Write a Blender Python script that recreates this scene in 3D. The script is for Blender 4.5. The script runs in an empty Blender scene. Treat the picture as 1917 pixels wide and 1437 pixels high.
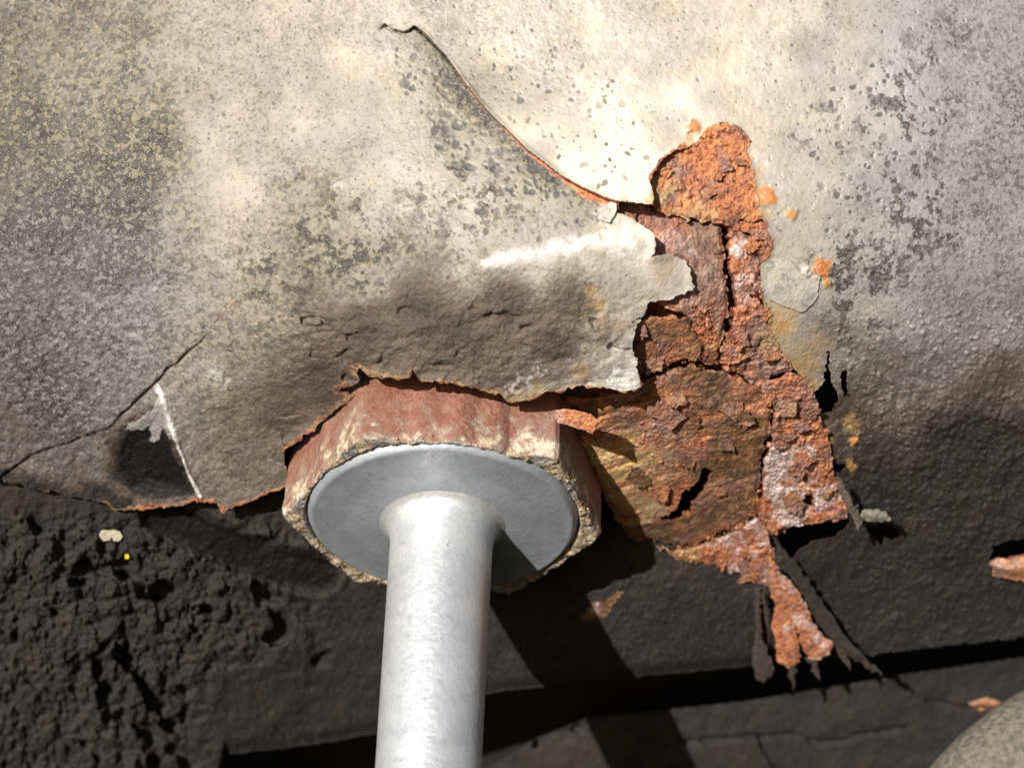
import bpy, math
import numpy as np
from mathutils import Vector

# ------------------------------------------------------------------ camera, sky, sun
# 1 unit of the working frame ("u") is 0.1 mm; the camera looks straight down -Z at the underside of a car.
# The whole place is then tipped by TILT so that the camera looks level, with the sun low behind it.
S = 1e-4
D = 3300.0
TILT = math.radians(90)
ROT = np.array([[1, 0, 0], [0, math.cos(TILT), -math.sin(TILT)], [0, math.sin(TILT), math.cos(TILT)]])
CX, CY = 958.5, 718.5
scn = bpy.context.scene
col = scn.collection
cam = bpy.data.cameras.new("camera")
cam.sensor_width = 36.0
cam.lens = 36.0 * D / 1917.0
cam.clip_start = 0.005
cam.clip_end = 50.0
cam.dof.use_dof = True
cam.dof.focus_distance = (D - 120) * S
cam.dof.aperture_fstop = 16.0
camo = bpy.data.objects.new("camera", cam)
camo.location = Vector(ROT @ np.array([0, 0, D * S]))
camo.rotation_euler = (TILT, 0, 0)
col.objects.link(camo)
scn.camera = camo

SUN = Vector(ROT @ np.array([-0.413, 0.273, 0.874])).normalized()
w = bpy.data.worlds.new("World")
scn.world = w
w.use_nodes = True
wn = w.node_tree
sky = wn.nodes.new("ShaderNodeTexSky")
sky.sky_type = 'NISHITA'
sky.sun_disc = False
sky.sun_elevation = math.asin(SUN.z)
sky.sun_rotation = math.atan2(SUN.x, SUN.y)
bg = wn.nodes["Background"]
bg.inputs["Strength"].default_value = 0.05
wn.links.new(sky.outputs[0], bg.inputs[0])
sl = bpy.data.lights.new("sun", 'SUN')
sl.energy = 5.0
sl.angle = math.radians(0.5)
sl.color = (1.0, 0.965, 0.915)
slo = bpy.data.objects.new("sun", sl)
slo.rotation_euler = SUN.to_track_quat('Z', 'Y').to_euler()
slo.location = SUN * 0.5
col.objects.link(slo)
scn.view_settings.view_transform = 'Standard'
scn.view_settings.look = 'None'
scn.view_settings.gamma = 1.0
scn.view_settings.exposure = 0.5

# ------------------------------------------------------------------ numeric helpers
rng = np.random.default_rng(7)


def smooth(a, b, x):
    t = np.clip((x - a) / (b - a), 0, 1)
    return t * t * (3 - 2 * t)


def vnoise(x, y, scale, seed):
    g = np.random.default_rng(seed).random((256, 256))
    fx = x / scale + 1000.37 + seed * 3.1
    fy = y / scale + 1000.71 + seed * 1.7
    ix = np.floor(fx).astype(np.int64)
    iy = np.floor(fy).astype(np.int64)
    tx = fx - ix
    ty = fy - iy
    tx = tx * tx * tx * (tx * (tx * 6 - 15) + 10)
    ty = ty * ty * ty * (ty * (ty * 6 - 15) + 10)
    a = g[ix & 255, iy & 255]
    b = g[(ix + 1) & 255, iy & 255]
    c = g[ix & 255, (iy + 1) & 255]
    d = g[(ix + 1) & 255, (iy + 1) & 255]
    return (a * (1 - tx) + b * tx) * (1 - ty) + (c * (1 - tx) + d * tx) * ty - 0.5


def fbm(x, y, scale, seed, octs=4, gain=0.55):
    s = 0.0
    a = 1.0
    for k in range(octs):
        c, n = math.cos(k * 1.1 + seed), math.sin(k * 1.1 + seed)
        s = s + a * vnoise(x * c - y * n, x * n + y * c, scale / (2 ** k), seed * 13 + k)
        a *= gain
    return s


def ridged(x, y, scale, seed, octs=3):
    s = 0.0
    a = 1.0
    for k in range(octs):
        s = s + a * (0.5 - np.abs(vnoise(x, y, scale / 2 ** k, seed * 17 + k)) * 2)
        a *= 0.5
    return s


class TPS:
    """smooth surface through scattered (x, y, value) knots, sampled from a coarse table"""
    X0, Y0, X1, Y1, ST = -440, -400, 2380, 1780, 20

    def __init__(self, pts, reg=2e-3):
        p = np.array(pts, float)
        n = len(p)
        q = p[:, :2] / 1000.0
        K = self.kern(q[:, None, :] - q[None, :, :]) + np.eye(n) * reg
        P = np.c_[np.ones(n), q]
        A = np.block([[K, P], [P.T, np.zeros((3, 3))]])
        sol = np.linalg.solve(A, np.r_[p[:, 2], 0, 0, 0])
        xs = np.arange(self.X0, self.X1 + 1, self.ST)
        ys = np.arange(self.Y0, self.Y1 + 1, self.ST)
        gx, gy = np.meshgrid(xs, ys, indexing='ij')
        e = np.stack([gx, gy], -1).reshape(-1, 2) / 1000.0
        k = self.kern(e[:, None, :] - q[None, :, :])
        self.t = (k @ sol[:n] + sol[n] + e @ sol[n + 1:]).reshape(gx.shape)

    @staticmethod
    def kern(d):
        r2 = (d ** 2).sum(-1)
        return 0.5 * r2 * np.log(r2 + 1e-12)

    def __call__(self, x, y):
        fx = np.clip((np.asarray(x, float) - self.X0) / self.ST, 0, self.t.shape[0] - 1.001)
        fy = np.clip((np.asarray(y, float) - self.Y0) / self.ST, 0, self.t.shape[1] - 1.001)
        ix = fx.astype(int)
        iy = fy.astype(int)
        tx = fx - ix
        ty = fy - iy
        t = self.t
        return (t[ix, iy] * (1 - tx) + t[ix + 1, iy] * tx) * (1 - ty) + (t[ix, iy + 1] * (1 - tx) + t[ix + 1, iy + 1] * tx) * ty


class IDW(TPS):
    """blotchy map: inverse distance weighting of knots"""

    def __init__(self, pts, power=3.2):
        p = np.array(pts, float)
        xs = np.arange(self.X0, self.X1 + 1, self.ST)
        ys = np.arange(self.Y0, self.Y1 + 1, self.ST)
        gx, gy = np.meshgrid(xs, ys, indexing='ij')
        d = np.hypot(gx[..., None] - p[:, 0], gy[..., None] - p[:, 1]) + 12.0
        wt = d ** -power
        self.t = (wt * p[:, 2]).sum(-1) / wt.sum(-1)


def inside(poly, x, y):
    p = np.array(poly, float)
    res = np.zeros(x.shape, bool)
    x0, y0 = p.min(0)
    x1, y1 = p.max(0)
    m = (x >= x0) & (x <= x1) & (y >= y0) & (y <= y1)
    xs, ys = x[m], y[m]
    r = np.zeros(xs.shape, bool)
    j = len(p) - 1
    for i in range(len(p)):
        xi, yi = p[i]
        xj, yj = p[j]
        if yi != yj:
            c = ((yi > ys) != (yj > ys)) & (xs < (xj - xi) * (ys - yi) / (yj - yi) + xi)
            r ^= c
        j = i
    res[m] = r
    return res


def dist_line(pts, x, y, rmax=80, closed=False, param=False):
    """distance to a polyline, rmax beyond reach; optionally the position 0..1 along it"""
    p = np.array(pts, float)
    if closed:
        p = np.vstack([p, p[:1]])
    d = np.full(x.shape, float(rmax))
    u = np.zeros(x.shape)
    seg = np.hypot(*(p[1:] - p[:-1]).T)
    tot = seg.sum()
    acc = 0.0
    for i in range(len(p) - 1):
        a, b = p[i], p[i + 1]
        m = (x > min(a[0], b[0]) - rmax) & (x < max(a[0], b[0]) + rmax) & (y > min(a[1], b[1]) - rmax) & (y < max(a[1], b[1]) + rmax)
        if m.any():
            xs, ys = x[m], y[m]
            v = b - a
            t = np.clip(((xs - a[0]) * v[0] + (ys - a[1]) * v[1]) / max(v @ v, 1e-9), 0, 1)
            dd = np.hypot(xs - a[0] - t * v[0], ys - a[1] - t * v[1])
            old = d[m]
            bt = dd < old
            old[bt] = dd[bt]
            d[m] = old
            if param:
                uu = u[m]
                uu[bt] = (acc + t[bt] * seg[i]) / tot
                u[m] = uu
        acc += seg[i]
    return (d, u) if param else d


def blob(x, y, bx, by, r, soft=0.5, seed=3):
    """a round-ish soft patch with a ragged outline"""
    m = (np.abs(x - bx) < r * 2.2) & (np.abs(y - by) < r * 2.2)
    o = np.zeros(x.shape)
    if m.any():
        xs, ys = x[m], y[m]
        d = np.hypot(xs - bx, ys - by) / r + fbm(xs, ys, r * 0.9, seed, 3) * 0.8
        o[m] = 1 - smooth(1 - soft, 1 + soft, d)
    return o


def stamp(x2, y2, spots):
    """max of small round dots on a regular grid (x2, y2 from meshgrid ij)"""
    o = np.zeros(x2.shape)
    xs, ys = x2[:, 0], y2[0, :]
    st = xs[1] - xs[0]
    for bx, by, r, e, a in spots:
        R = r * 1.9 + st
        i0, i1 = np.searchsorted(xs, [bx - R, bx + R])
        j0, j1 = np.searchsorted(ys, [by - R, by + R])
        if i1 <= i0 or j1 <= j0:
            continue
        dx = xs[i0:i1, None] - bx
        dy = ys[None, j0:j1] - by
        ca, sa = math.cos(a), math.sin(a)
        d = np.hypot((dx * ca + dy * sa), (dy * ca - dx * sa) * e) / r
        o[i0:i1, j0:j1] = np.maximum(o[i0:i1, j0:j1], 1 - smooth(0.6, 1.25, d))
    return o


def unproj(x, y, z):
    k = (D - z) / D
    return np.stack([(x - CX) * k * S, (CY - y) * k * S, z * S], -1)


# ------------------------------------------------------------------ material helpers
class NT:
    def __init__(self, name):
        self.m = bpy.data.materials.new(name)
        self.m.use_nodes = True
        self.t = self.m.node_tree
        self.b = self.t.nodes["Principled BSDF"]

    def n(self, typ, **kw):
        nd = self.t.nodes.new(typ)
        for k, v in kw.items():
            setattr(nd, k, v)
        return nd

    def put(self, sock, v):
        if isinstance(v, bpy.types.NodeSocket):
            self.t.links.new(v, sock)
        elif v is not None:
            if isinstance(v, tuple) and len(v) == 3 and sock.type == 'RGBA':
                v = v + (1,)
            sock.default_value = v

    def noise(self, scale, detail=4.0, rough=0.55, dist=0.0, co=None, typ='FBM'):
        nd = self.n("ShaderNodeTexNoise")
        self.put(nd.inputs["Vector"], co if co is not None else self.co)
        nd.inputs["Scale"].default_value = scale
        nd.inputs["Detail"].default_value = detail
        nd.inputs["Roughness"].default_value = rough
        nd.inputs["Distortion"].default_value = dist
        return nd.outputs[0]

    def voro(self, scale, feature='F1', co=None):
        nd = self.n("ShaderNodeTexVoronoi", feature=feature)
        self.put(nd.inputs["Vector"], co if co is not None else self.co)
        nd.inputs["Scale"].default_value = scale
        return nd.outputs["Distance"]

    def math(self, op, a, b=None, c=None, clamp=False):
        nd = self.n("ShaderNodeMath", operation=op)
        nd.use_clamp = clamp
        self.put(nd.inputs[0], a)
        if b is not None:
            self.put(nd.inputs[1], b)
        if c is not None:
            self.put(nd.inputs[2], c)
        return nd.outputs[0]

    def mr(self, v, a, b, c=0.0, d=1.0, smoothstep=True):
        nd = self.n("ShaderNodeMapRange")
        if smoothstep:
            nd.interpolation_type = 'SMOOTHSTEP'
        self.put(nd.inputs[0], v)
        for i, q in enumerate((a, b, c, d)):
            self.put(nd.inputs[i + 1], q)
        return nd.outputs[0]

    def mix(self, f, a, b, mode='MIX'):
        nd = self.n("ShaderNodeMix", data_type='RGBA', blend_type=mode)
        self.put(nd.inputs[0], f)
        self.put(nd.inputs[6], a)
        self.put(nd.inputs[7], b)
        return nd.outputs[2]

    def ramp(self, v, stops):
        nd = self.n("ShaderNodeValToRGB")
        e = nd.color_ramp.elements
        while len(e) < len(stops):
            e.new(0.5)
        for i, (p, c) in enumerate(stops):
            e[i].position = p
            e[i].color = tuple(c) + (1,)
        self.put(nd.inputs[0], v)
        return nd.outputs[0]

    def attr(self, name):
        nd = self.n("ShaderNodeAttribute", attribute_name=name)
        sp = self.n("ShaderNodeSeparateColor")
        self.t.links.new(nd.outputs["Color"], sp.inputs[0])
        return sp.outputs[0], sp.outputs[1], sp.outputs[2], nd.outputs["Alpha"]

    def bump(self, h, strength, dist, prev=None):
        nd = self.n("ShaderNodeBump")
        nd.inputs["Strength"].default_value = strength
        nd.inputs["Distance"].default_value = dist
        self.put(nd.inputs["Height"], h)
        if prev is not None:
            self.put(nd.inputs["Normal"], prev)
        return nd.outputs[0]


def make_weathered(name):
    """old painted, undercoated and rusted sheet steel; masks ride on the mesh:
    wear_a = rust, undercoat, dirt, salt; wear_b = ochre stain, pits, bare white and painted sheen, smoothness; wear_c = cool grime, purple scale"""
    q = NT(name)
    tc = q.n("ShaderNodeTexCoord")
    q.co = tc.outputs["Object"]
    rust, coat, dirt, salt = q.attr("wear_a")
    ochre, pit, white, gloss = q.attr("wear_b")
    cool, purp, _c2, _c3 = q.attr("wear_c")
    n_big = q.noise(120, 4, 0.6)
    n_mid = q.noise(520, 5, 0.62)
    n_fine = q.noise(1500, 4, 0.65)
    n_grit = q.noise(3600, 3, 0.6)
    # paint
    paint = q.mix(q.mr(n_big, 0.35, 0.65), (0.37, 0.335, 0.262), (0.35, 0.315, 0.285))
    paint = q.mix(q.math('MULTIPLY', cool, 0.7), paint, (0.325, 0.303, 0.318))
    paint = q.mix(q.mr(dirt, 0.08, -0.3), paint, (0.66, 0.61, 0.49))
    paint = q.mix(q.mr(n_fine, 0.55, 0.8, 0, 0.35), paint, (0.26, 0.22, 0.18))
    paint = q.mix(q.mr(n_grit, 0.6, 0.75, 0, 0.5), paint, (0.52, 0.47, 0.36))
    # a soft grime film, darker grit in it, and clean grains standing through
    n_soft = q.noise(55, 5, 0.6)
    film = q.mix(q.mr(n_mid, 0.35, 0.65), (0.052, 0.047, 0.041), (0.090, 0.077, 0.060))
    film = q.mix(cool, film, q.mix(q.mr(n_mid, 0.35, 0.65), (0.052, 0.048, 0.058), (0.105, 0.093, 0.108)))
    g1 = q.math('ADD', dirt, q.math('MULTIPLY', q.math('SUBTRACT', n_soft, 0.5), 0.42))
    g1 = q.math('ADD', g1, q.math('MULTIPLY', q.math('SUBTRACT', n_mid, 0.5), 0.35))
    c = q.mix(q.mr(g1, 0.06, 0.84, 0, 0.92, False), paint, film)
    dv = q.math('ADD', q.math('MULTIPLY', dirt, 0.42), q.math('MULTIPLY', q.math('SUBTRACT', n_fine, 0.5), 1.8))
    dv = q.math('ADD', dv, q.math('MULTIPLY', q.math('SUBTRACT', n_grit, 0.5), 0.9))
    c = q.mix(q.mr(dv, 0.27, 0.40, 0, 0.7), c, q.mix(cool, (0.042, 0.036, 0.031), (0.036, 0.035, 0.040)))
    cell = q.n("ShaderNodeTexVoronoi")
    q.put(cell.inputs["Vector"], q.co)
    cell.inputs["Scale"].default_value = 1350
    cs = q.n("ShaderNodeSeparateColor")
    q.put(cs.inputs[0], cell.outputs["Color"])
    cr = cs.outputs[0]
    heavy = q.mr(dirt, 0.45, 0.95)
    c = q.mix(q.math('MULTIPLY', heavy, q.mr(n_soft, 0.3, 0.6, 0.35, 0.75)), c, (0.038, 0.035, 0.034))
    c = q.mix(q.math('MULTIPLY', q.mr(cr, 0.62, 0.8), q.mr(dirt, 0.1, 0.6, 0, 0.6)), c, (0.032, 0.029, 0.028))
    c = q.mix(q.math('MULTIPLY', q.mr(cr, 0.30, 0.14), q.mr(dirt, 0.12, 0.55, 0, 0.5)), c, q.mix(cool, (0.30, 0.255, 0.175), (0.27, 0.25, 0.24)))
    gr = q.math('ADD', n_grit, q.math('MULTIPLY', q.math('SUBTRACT', n_fine, 0.5), 0.6))
    gr = q.math('MULTIPLY', q.mr(gr, 0.57, 0.64), q.mr(dirt, 0.2, 0.6, 0, 0.8))
    c = q.mix(gr, c, q.mix(cool, (0.36, 0.31, 0.21), (0.34, 0.32, 0.30)))
    # undercoat
    cv = q.math('ADD', coat, q.math('MULTIPLY', q.math('SUBTRACT', n_mid, 0.5), 0.4))
    cv = q.math('ADD', cv, q.math('MULTIPLY', q.math('SUBTRACT', n_fine, 0.5), 0.9))
    cv = q.math('ADD', cv, q.math('MULTIPLY', q.math('SUBTRACT', n_grit, 0.5), 0.4))
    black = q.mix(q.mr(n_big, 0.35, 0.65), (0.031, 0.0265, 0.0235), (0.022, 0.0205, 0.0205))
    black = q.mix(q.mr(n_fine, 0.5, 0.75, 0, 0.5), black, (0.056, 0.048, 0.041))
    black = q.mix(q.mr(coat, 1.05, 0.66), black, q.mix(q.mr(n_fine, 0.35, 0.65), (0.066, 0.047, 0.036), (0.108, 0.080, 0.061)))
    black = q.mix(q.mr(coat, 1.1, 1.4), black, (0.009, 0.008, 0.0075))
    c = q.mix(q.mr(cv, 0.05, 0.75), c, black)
    # pits, stains
    c = q.mix(q.math('MULTIPLY', pit, 0.85), c, (0.075, 0.07, 0.068))
    ov = q.math('ADD', ochre, q.math('MULTIPLY', q.math('SUBTRACT', n_fine, 0.5), q.mr(ochre, 0.0, 0.3, 0.0, 0.8)))
    oc = q.mix(q.mr(ochre, 0.4, 0.95), (0.42, 0.28, 0.10), (0.52, 0.165, 0.035))
    c = q.mix(q.mr(ov, 0.1, 0.8, 0, 0.85), c, oc)
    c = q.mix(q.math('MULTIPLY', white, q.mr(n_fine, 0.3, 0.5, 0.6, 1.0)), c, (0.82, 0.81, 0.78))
    # rust
    n_r = q.noise(260, 7, 0.7)
    r_mix = q.math('ADD', q.math('MULTIPLY', n_r, 0.6), q.math('MULTIPLY', n_fine, 0.4))
    rc = q.ramp(r_mix, [(0.35, (0.065, 0.03, 0.02)), (0.42, (0.20, 0.075, 0.042)), (0.49, (0.38, 0.132, 0.062)), (0.56, (0.52, 0.20, 0.075)), (0.65, (0.66, 0.34, 0.13))])
    purple = q.mix(q.mr(n_fine, 0.35, 0.65), (0.20, 0.125, 0.12), (0.30, 0.18, 0.165))
    rc = q.mix(q.mr(q.noise(110, 4, 0.62), 0.50, 0.66, 0, 0.62), rc, purple)
    pv = q.math('ADD', purp, q.math('MULTIPLY', q.math('SUBTRACT', n_fine, 0.5), q.mr(purp, 0.0, 0.3, 0.0, 1.1)))
    rc = q.mix(q.mr(pv, 0.2, 0.75, 0, 0.9), rc, q.mix(q.mr(n_mid, 0.35, 0.65), (0.17, 0.098, 0.085), (0.31, 0.180, 0.145)))
    rc = q.mix(q.mr(coat, 0.15, 0.9, 0, 0.88), rc, q.mix(q.mr(n_mid, 0.4, 0.6), (0.075, 0.045, 0.026), (0.165, 0.100, 0.047)))
    rc = q.mix(q.mr(ov, 0.15, 0.8, 0, 0.85), rc, q.mix(q.mr(n_fine, 0.4, 0.6), (0.52, 0.30, 0.09), (0.40, 0.34, 0.20)))
    rv = q.math('ADD', rust, q.math('MULTIPLY', q.math('SUBTRACT', n_fine, 0.5), q.mr(rust, 0.0, 0.2, 0.0, 0.5)))
    c = q.mix(q.mr(rv, 0.38, 0.62), c, rc)
    sv = q.math('ADD', salt, q.math('MULTIPLY', q.math('SUBTRACT', n_mid, 0.5), q.mr(salt, 0.0, 0.3, 0.0, 0.9)))
    c = q.mix(q.mr(sv, 0.25, 0.8, 0, 0.9), c, q.mix(q.mr(n_fine, 0.4, 0.6), (0.50, 0.32, 0.28), (0.60, 0.53, 0.52)))
    q.put(q.b.inputs["Base Color"], c)
    ro = q.mr(q.math('MAXIMUM', gloss, q.math('MULTIPLY', rust, 0.5)), 0, 1, 0.66, 0.32)
    ro = q.math('ADD', ro, q.math('MULTIPLY', n_fine, 0.22))
    q.put(q.b.inputs["Roughness"], ro)
    q.put(q.b.inputs["Specular IOR Level"], q.mr(coat, 0.6, 1.05, 0.5, 0.2))
    vor = q.voro(1500)
    vor2 = q.voro(800)
    h = q.math('ADD', q.math('MULTIPLY', n_mid, 0.12), q.math('MULTIPLY', n_fine, 0.22))
    h = q.math('ADD', h, q.math('MULTIPLY', n_grit, 0.3))
    h = q.math('SUBTRACT', h, q.math('MULTIPLY', vor, 0.22))
    h = q.math('ADD', h, q.math('MULTIPLY', cr, q.mr(dirt, 0.15, 0.7, 0.0, 0.16)))
    h = q.math('SUBTRACT', h, q.math('MULTIPLY', q.math('MULTIPLY', vor2, q.mr(n_fine, 0.4, 0.6)), q.mr(coat, 0.3, 0.9, 0.0, 0.25)))
    h = q.math('SUBTRACT', h, q.math('MULTIPLY', q.math('MULTIPLY', rust, vor), q.mr(q.math('MAXIMUM', coat, ochre), 0.1, 0.6, 0.4, 0.1)))
    rgh = q.mr(q.math('MAXIMUM', q.math('MAXIMUM', dirt, coat), rust), 0.05, 0.7, 0.45, 1.0)
    fl = q.math('MULTIPLY', rgh, q.math('SUBTRACT', 1.0, q.math('MULTIPLY', gloss, 0.6)))
    h = q.math('MULTIPLY', h, fl)
    h = q.math('ADD', h, q.math('MULTIPLY', q.math('MULTIPLY', rust, n_fine), 0.5))
    q.put(q.b.inputs["Normal"], q.bump(h, 0.72, 0.0011))
    return q.m


M_BODY = make_weathered("weathered_painted_steel")


def make_metal(name, ca, cb, metallic, r0, r1):
    q = NT(name)
    q.co = q.n("ShaderNodeTexCoord").outputs["Object"]
    nb = q.noise(160, 4, 0.6)
    nf = q.noise(900, 5, 0.65)
    nm = q.noise(330, 5, 0.6, 0.6)
    mp = q.n("ShaderNodeMapping")
    mp.inputs["Scale"].default_value = (0.3, 1, 1)
    q.put(mp.inputs[0], q.co)
    nl = q.noise(2200, 4, 0.65, co=mp.outputs[0])
    dk = tuple(v * 0.42 for v in ca)
    c = q.mix(q.mr(nb, 0.35, 0.65), ca, cb)
    c = q.mix(q.mr(nm, 0.52, 0.75, 0, 0.28), c, dk)
    c = q.mix(q.math('MULTIPLY', q.mr(q.attr('wear_a')[0], 0.2, 0.8), 0.16), c, tuple(min(v * 1.35, 0.85) for v in cb))
    c = q.mix(q.mr(nf, 0.61, 0.72, 0, 0.75), c, dk)
    c = q.mix(q.mr(nl, 0.62, 0.72, 0, 0.5), c, dk)
    c = q.mix(q.mr(nf, 0.36, 0.28, 0, 0.6), c, tuple(min(v * 1.4, 0.85) for v in cb))
    q.put(q.b.inputs["Base Color"], c)
    q.b.inputs["Metallic"].default_value = metallic
    q.put(q.b.inputs["Roughness"], q.mr(nf, 0.3, 0.7, r0, r1))
    q.put(q.b.inputs["Normal"], q.bump(q.math('ADD', nf, q.math('MULTIPLY', nl, 0.5)), 0.5, 0.00022))
    return q.m


M_SHAFT = make_metal("bright_zinc_steel", (0.68, 0.70, 0.72), (0.78, 0.79, 0.80), 0.66, 0.36, 0.48)
M_ZINC = make_metal("dull_zinc_steel", (0.285, 0.315, 0.345), (0.35, 0.38, 0.41), 0.35, 0.40, 0.55)


def make_simple(name, c1, c2, scale, rough=0.7, bump=0.0004, bscale=None):
    q = NT(name)
    q.co = q.n("ShaderNodeTexCoord").outputs["Object"]
    n1 = q.noise(scale, 5, 0.65)
    q.put(q.b.inputs["Base Color"], q.mix(q.mr(n1, 0.35, 0.65), c1, c2))
    q.b.inputs["Roughness"].default_value = rough
    q.put(q.b.inputs["Normal"], q.bump(q.noise(bscale or scale * 2, 4, 0.6), 0.8, bump))
    return q.m


M_CRUMB = make_simple("rust_crumb_grain", (0.20, 0.065, 0.032), (0.42, 0.155, 0.065), 250, 0.45)
M_CRUST = make_simple("pale_dirt_crust", (0.50, 0.42, 0.30), (0.33, 0.17, 0.075), 260, 0.65)
M_BLIST = make_simple("orange_rust", (0.62, 0.27, 0.06), (0.55, 0.17, 0.035), 400, 0.75, 0.0008)
M_RIM = make_simple("sandy_grey_metal", (0.20, 0.172, 0.138), (0.095, 0.083, 0.068), 700, 0.75, 0.0016, 1100)
M_CHIP = make_simple("cream_paint_chip", (0.58, 0.54, 0.40), (0.45, 0.42, 0.32), 600, 0.6)
M_YELLOW = make_simple("yellow_paint", (0.75, 0.55, 0.05), (0.6, 0.42, 0.04), 600, 0.5)


def make_nut_mat():
    q = NT("dusty_rusted_nut")
    q.co = q.n("ShaderNodeTexCoord").outputs["Object"]
    dust, face, dark, _a = q.attr("wear_a")
    nm = q.noise(420, 5, 0.65)
    nf = q.noise(1500, 5, 0.68)
    ng = q.noise(3200, 3, 0.6)
    t = q.math('ADD', dust, q.math('MULTIPLY', q.math('SUBTRACT', nf, 0.5), 1.6))
    t = q.math('ADD', t, q.math('MULTIPLY', q.math('SUBTRACT', nm, 0.5), 1.2))
    c = q.ramp(t, [(0.0, (0.20, 0.075, 0.045)), (0.22, (0.27, 0.118, 0.078)), (0.45, (0.23, 0.145, 0.112)), (0.7, (0.34, 0.235, 0.165)), (1.0, (0.58, 0.49, 0.36))])
    c = q.mix(q.mr(ng, 0.60, 0.72, 0, 0.6), c, (0.14, 0.075, 0.05))
    f = q.math('ADD', q.math('MULTIPLY', nf, 0.6), q.math('MULTIPLY', nm, 0.4))
    rim = q.ramp(f, [(0.36, (0.07, 0.055, 0.045)), (0.45, (0.22, 0.17, 0.12)), (0.52, (0.42, 0.32, 0.20)), (0.6, (0.58, 0.50, 0.38))])
    c = q.mix(face, c, rim)
    c = q.mix(q.mr(dark, 0.3, 0.7, 0, 0.85), c, q.mix(q.mr(nf, 0.4, 0.6), (0.09, 0.085, 0.08), (0.30, 0.29, 0.28)))
    q.put(q.b.inputs["Base Color"], c)
    q.put(q.b.inputs["Roughness"], q.mr(nf, 0.3, 0.7, 0.5, 0.75))
    h = q.math('ADD', q.math('MULTIPLY', nf, 0.5), q.math('MULTIPLY', ng, 0.35))
    q.put(q.b.inputs["Normal"], q.bump(h, 0.7, 0.0009))
    return q.m


M_NUT = make_nut_mat()

# ------------------------------------------------------------------ mesh builders
def new_obj(name, me, mat, parent=None):
    me.materials.append(mat)
    o = bpy.data.objects.new(name, me)
    col.objects.link(o)
    if parent:
        o.parent = parent
    return o


def mesh_np(name, co, quads, a=None, b=None, smooth_faces=None, tris=None, c=None):
    me = bpy.data.meshes.new(name)
    nq = 0 if quads is None else len(quads)
    nt = 0 if tris is None else len(tris)
    me.vertices.add(len(co))
    me.vertices.foreach_set("co", np.ascontiguousarray(co @ ROT.T, np.float32).ravel())
    lv = np.concatenate([quads.ravel() if nq else np.zeros(0, int), tris.ravel() if nt else np.zeros(0, int)])
    me.loops.add(len(lv))
    me.loops.foreach_set("vertex_index", lv.astype(np.int32))
    me.polygons.add(nq + nt)
    ls = np.concatenate([np.arange(nq) * 4, nq * 4 + np.arange(nt) * 3])
    me.polygons.foreach_set("loop_start", ls.astype(np.int32))
    sm = np.ones(nq + nt, bool) if smooth_faces is None else smooth_faces
    me.polygons.foreach_set("use_smooth", sm)
    me.update(calc_edges=True)
    for nm, arr in (("wear_a", a), ("wear_b", b), ("wear_c", c)):
        if arr is not None:
            at = me.attributes.new(nm, 'FLOAT_COLOR', 'POINT')
            at.data.foreach_set("color", np.ascontiguousarray(arr, np.float32).ravel())
    return me


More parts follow.
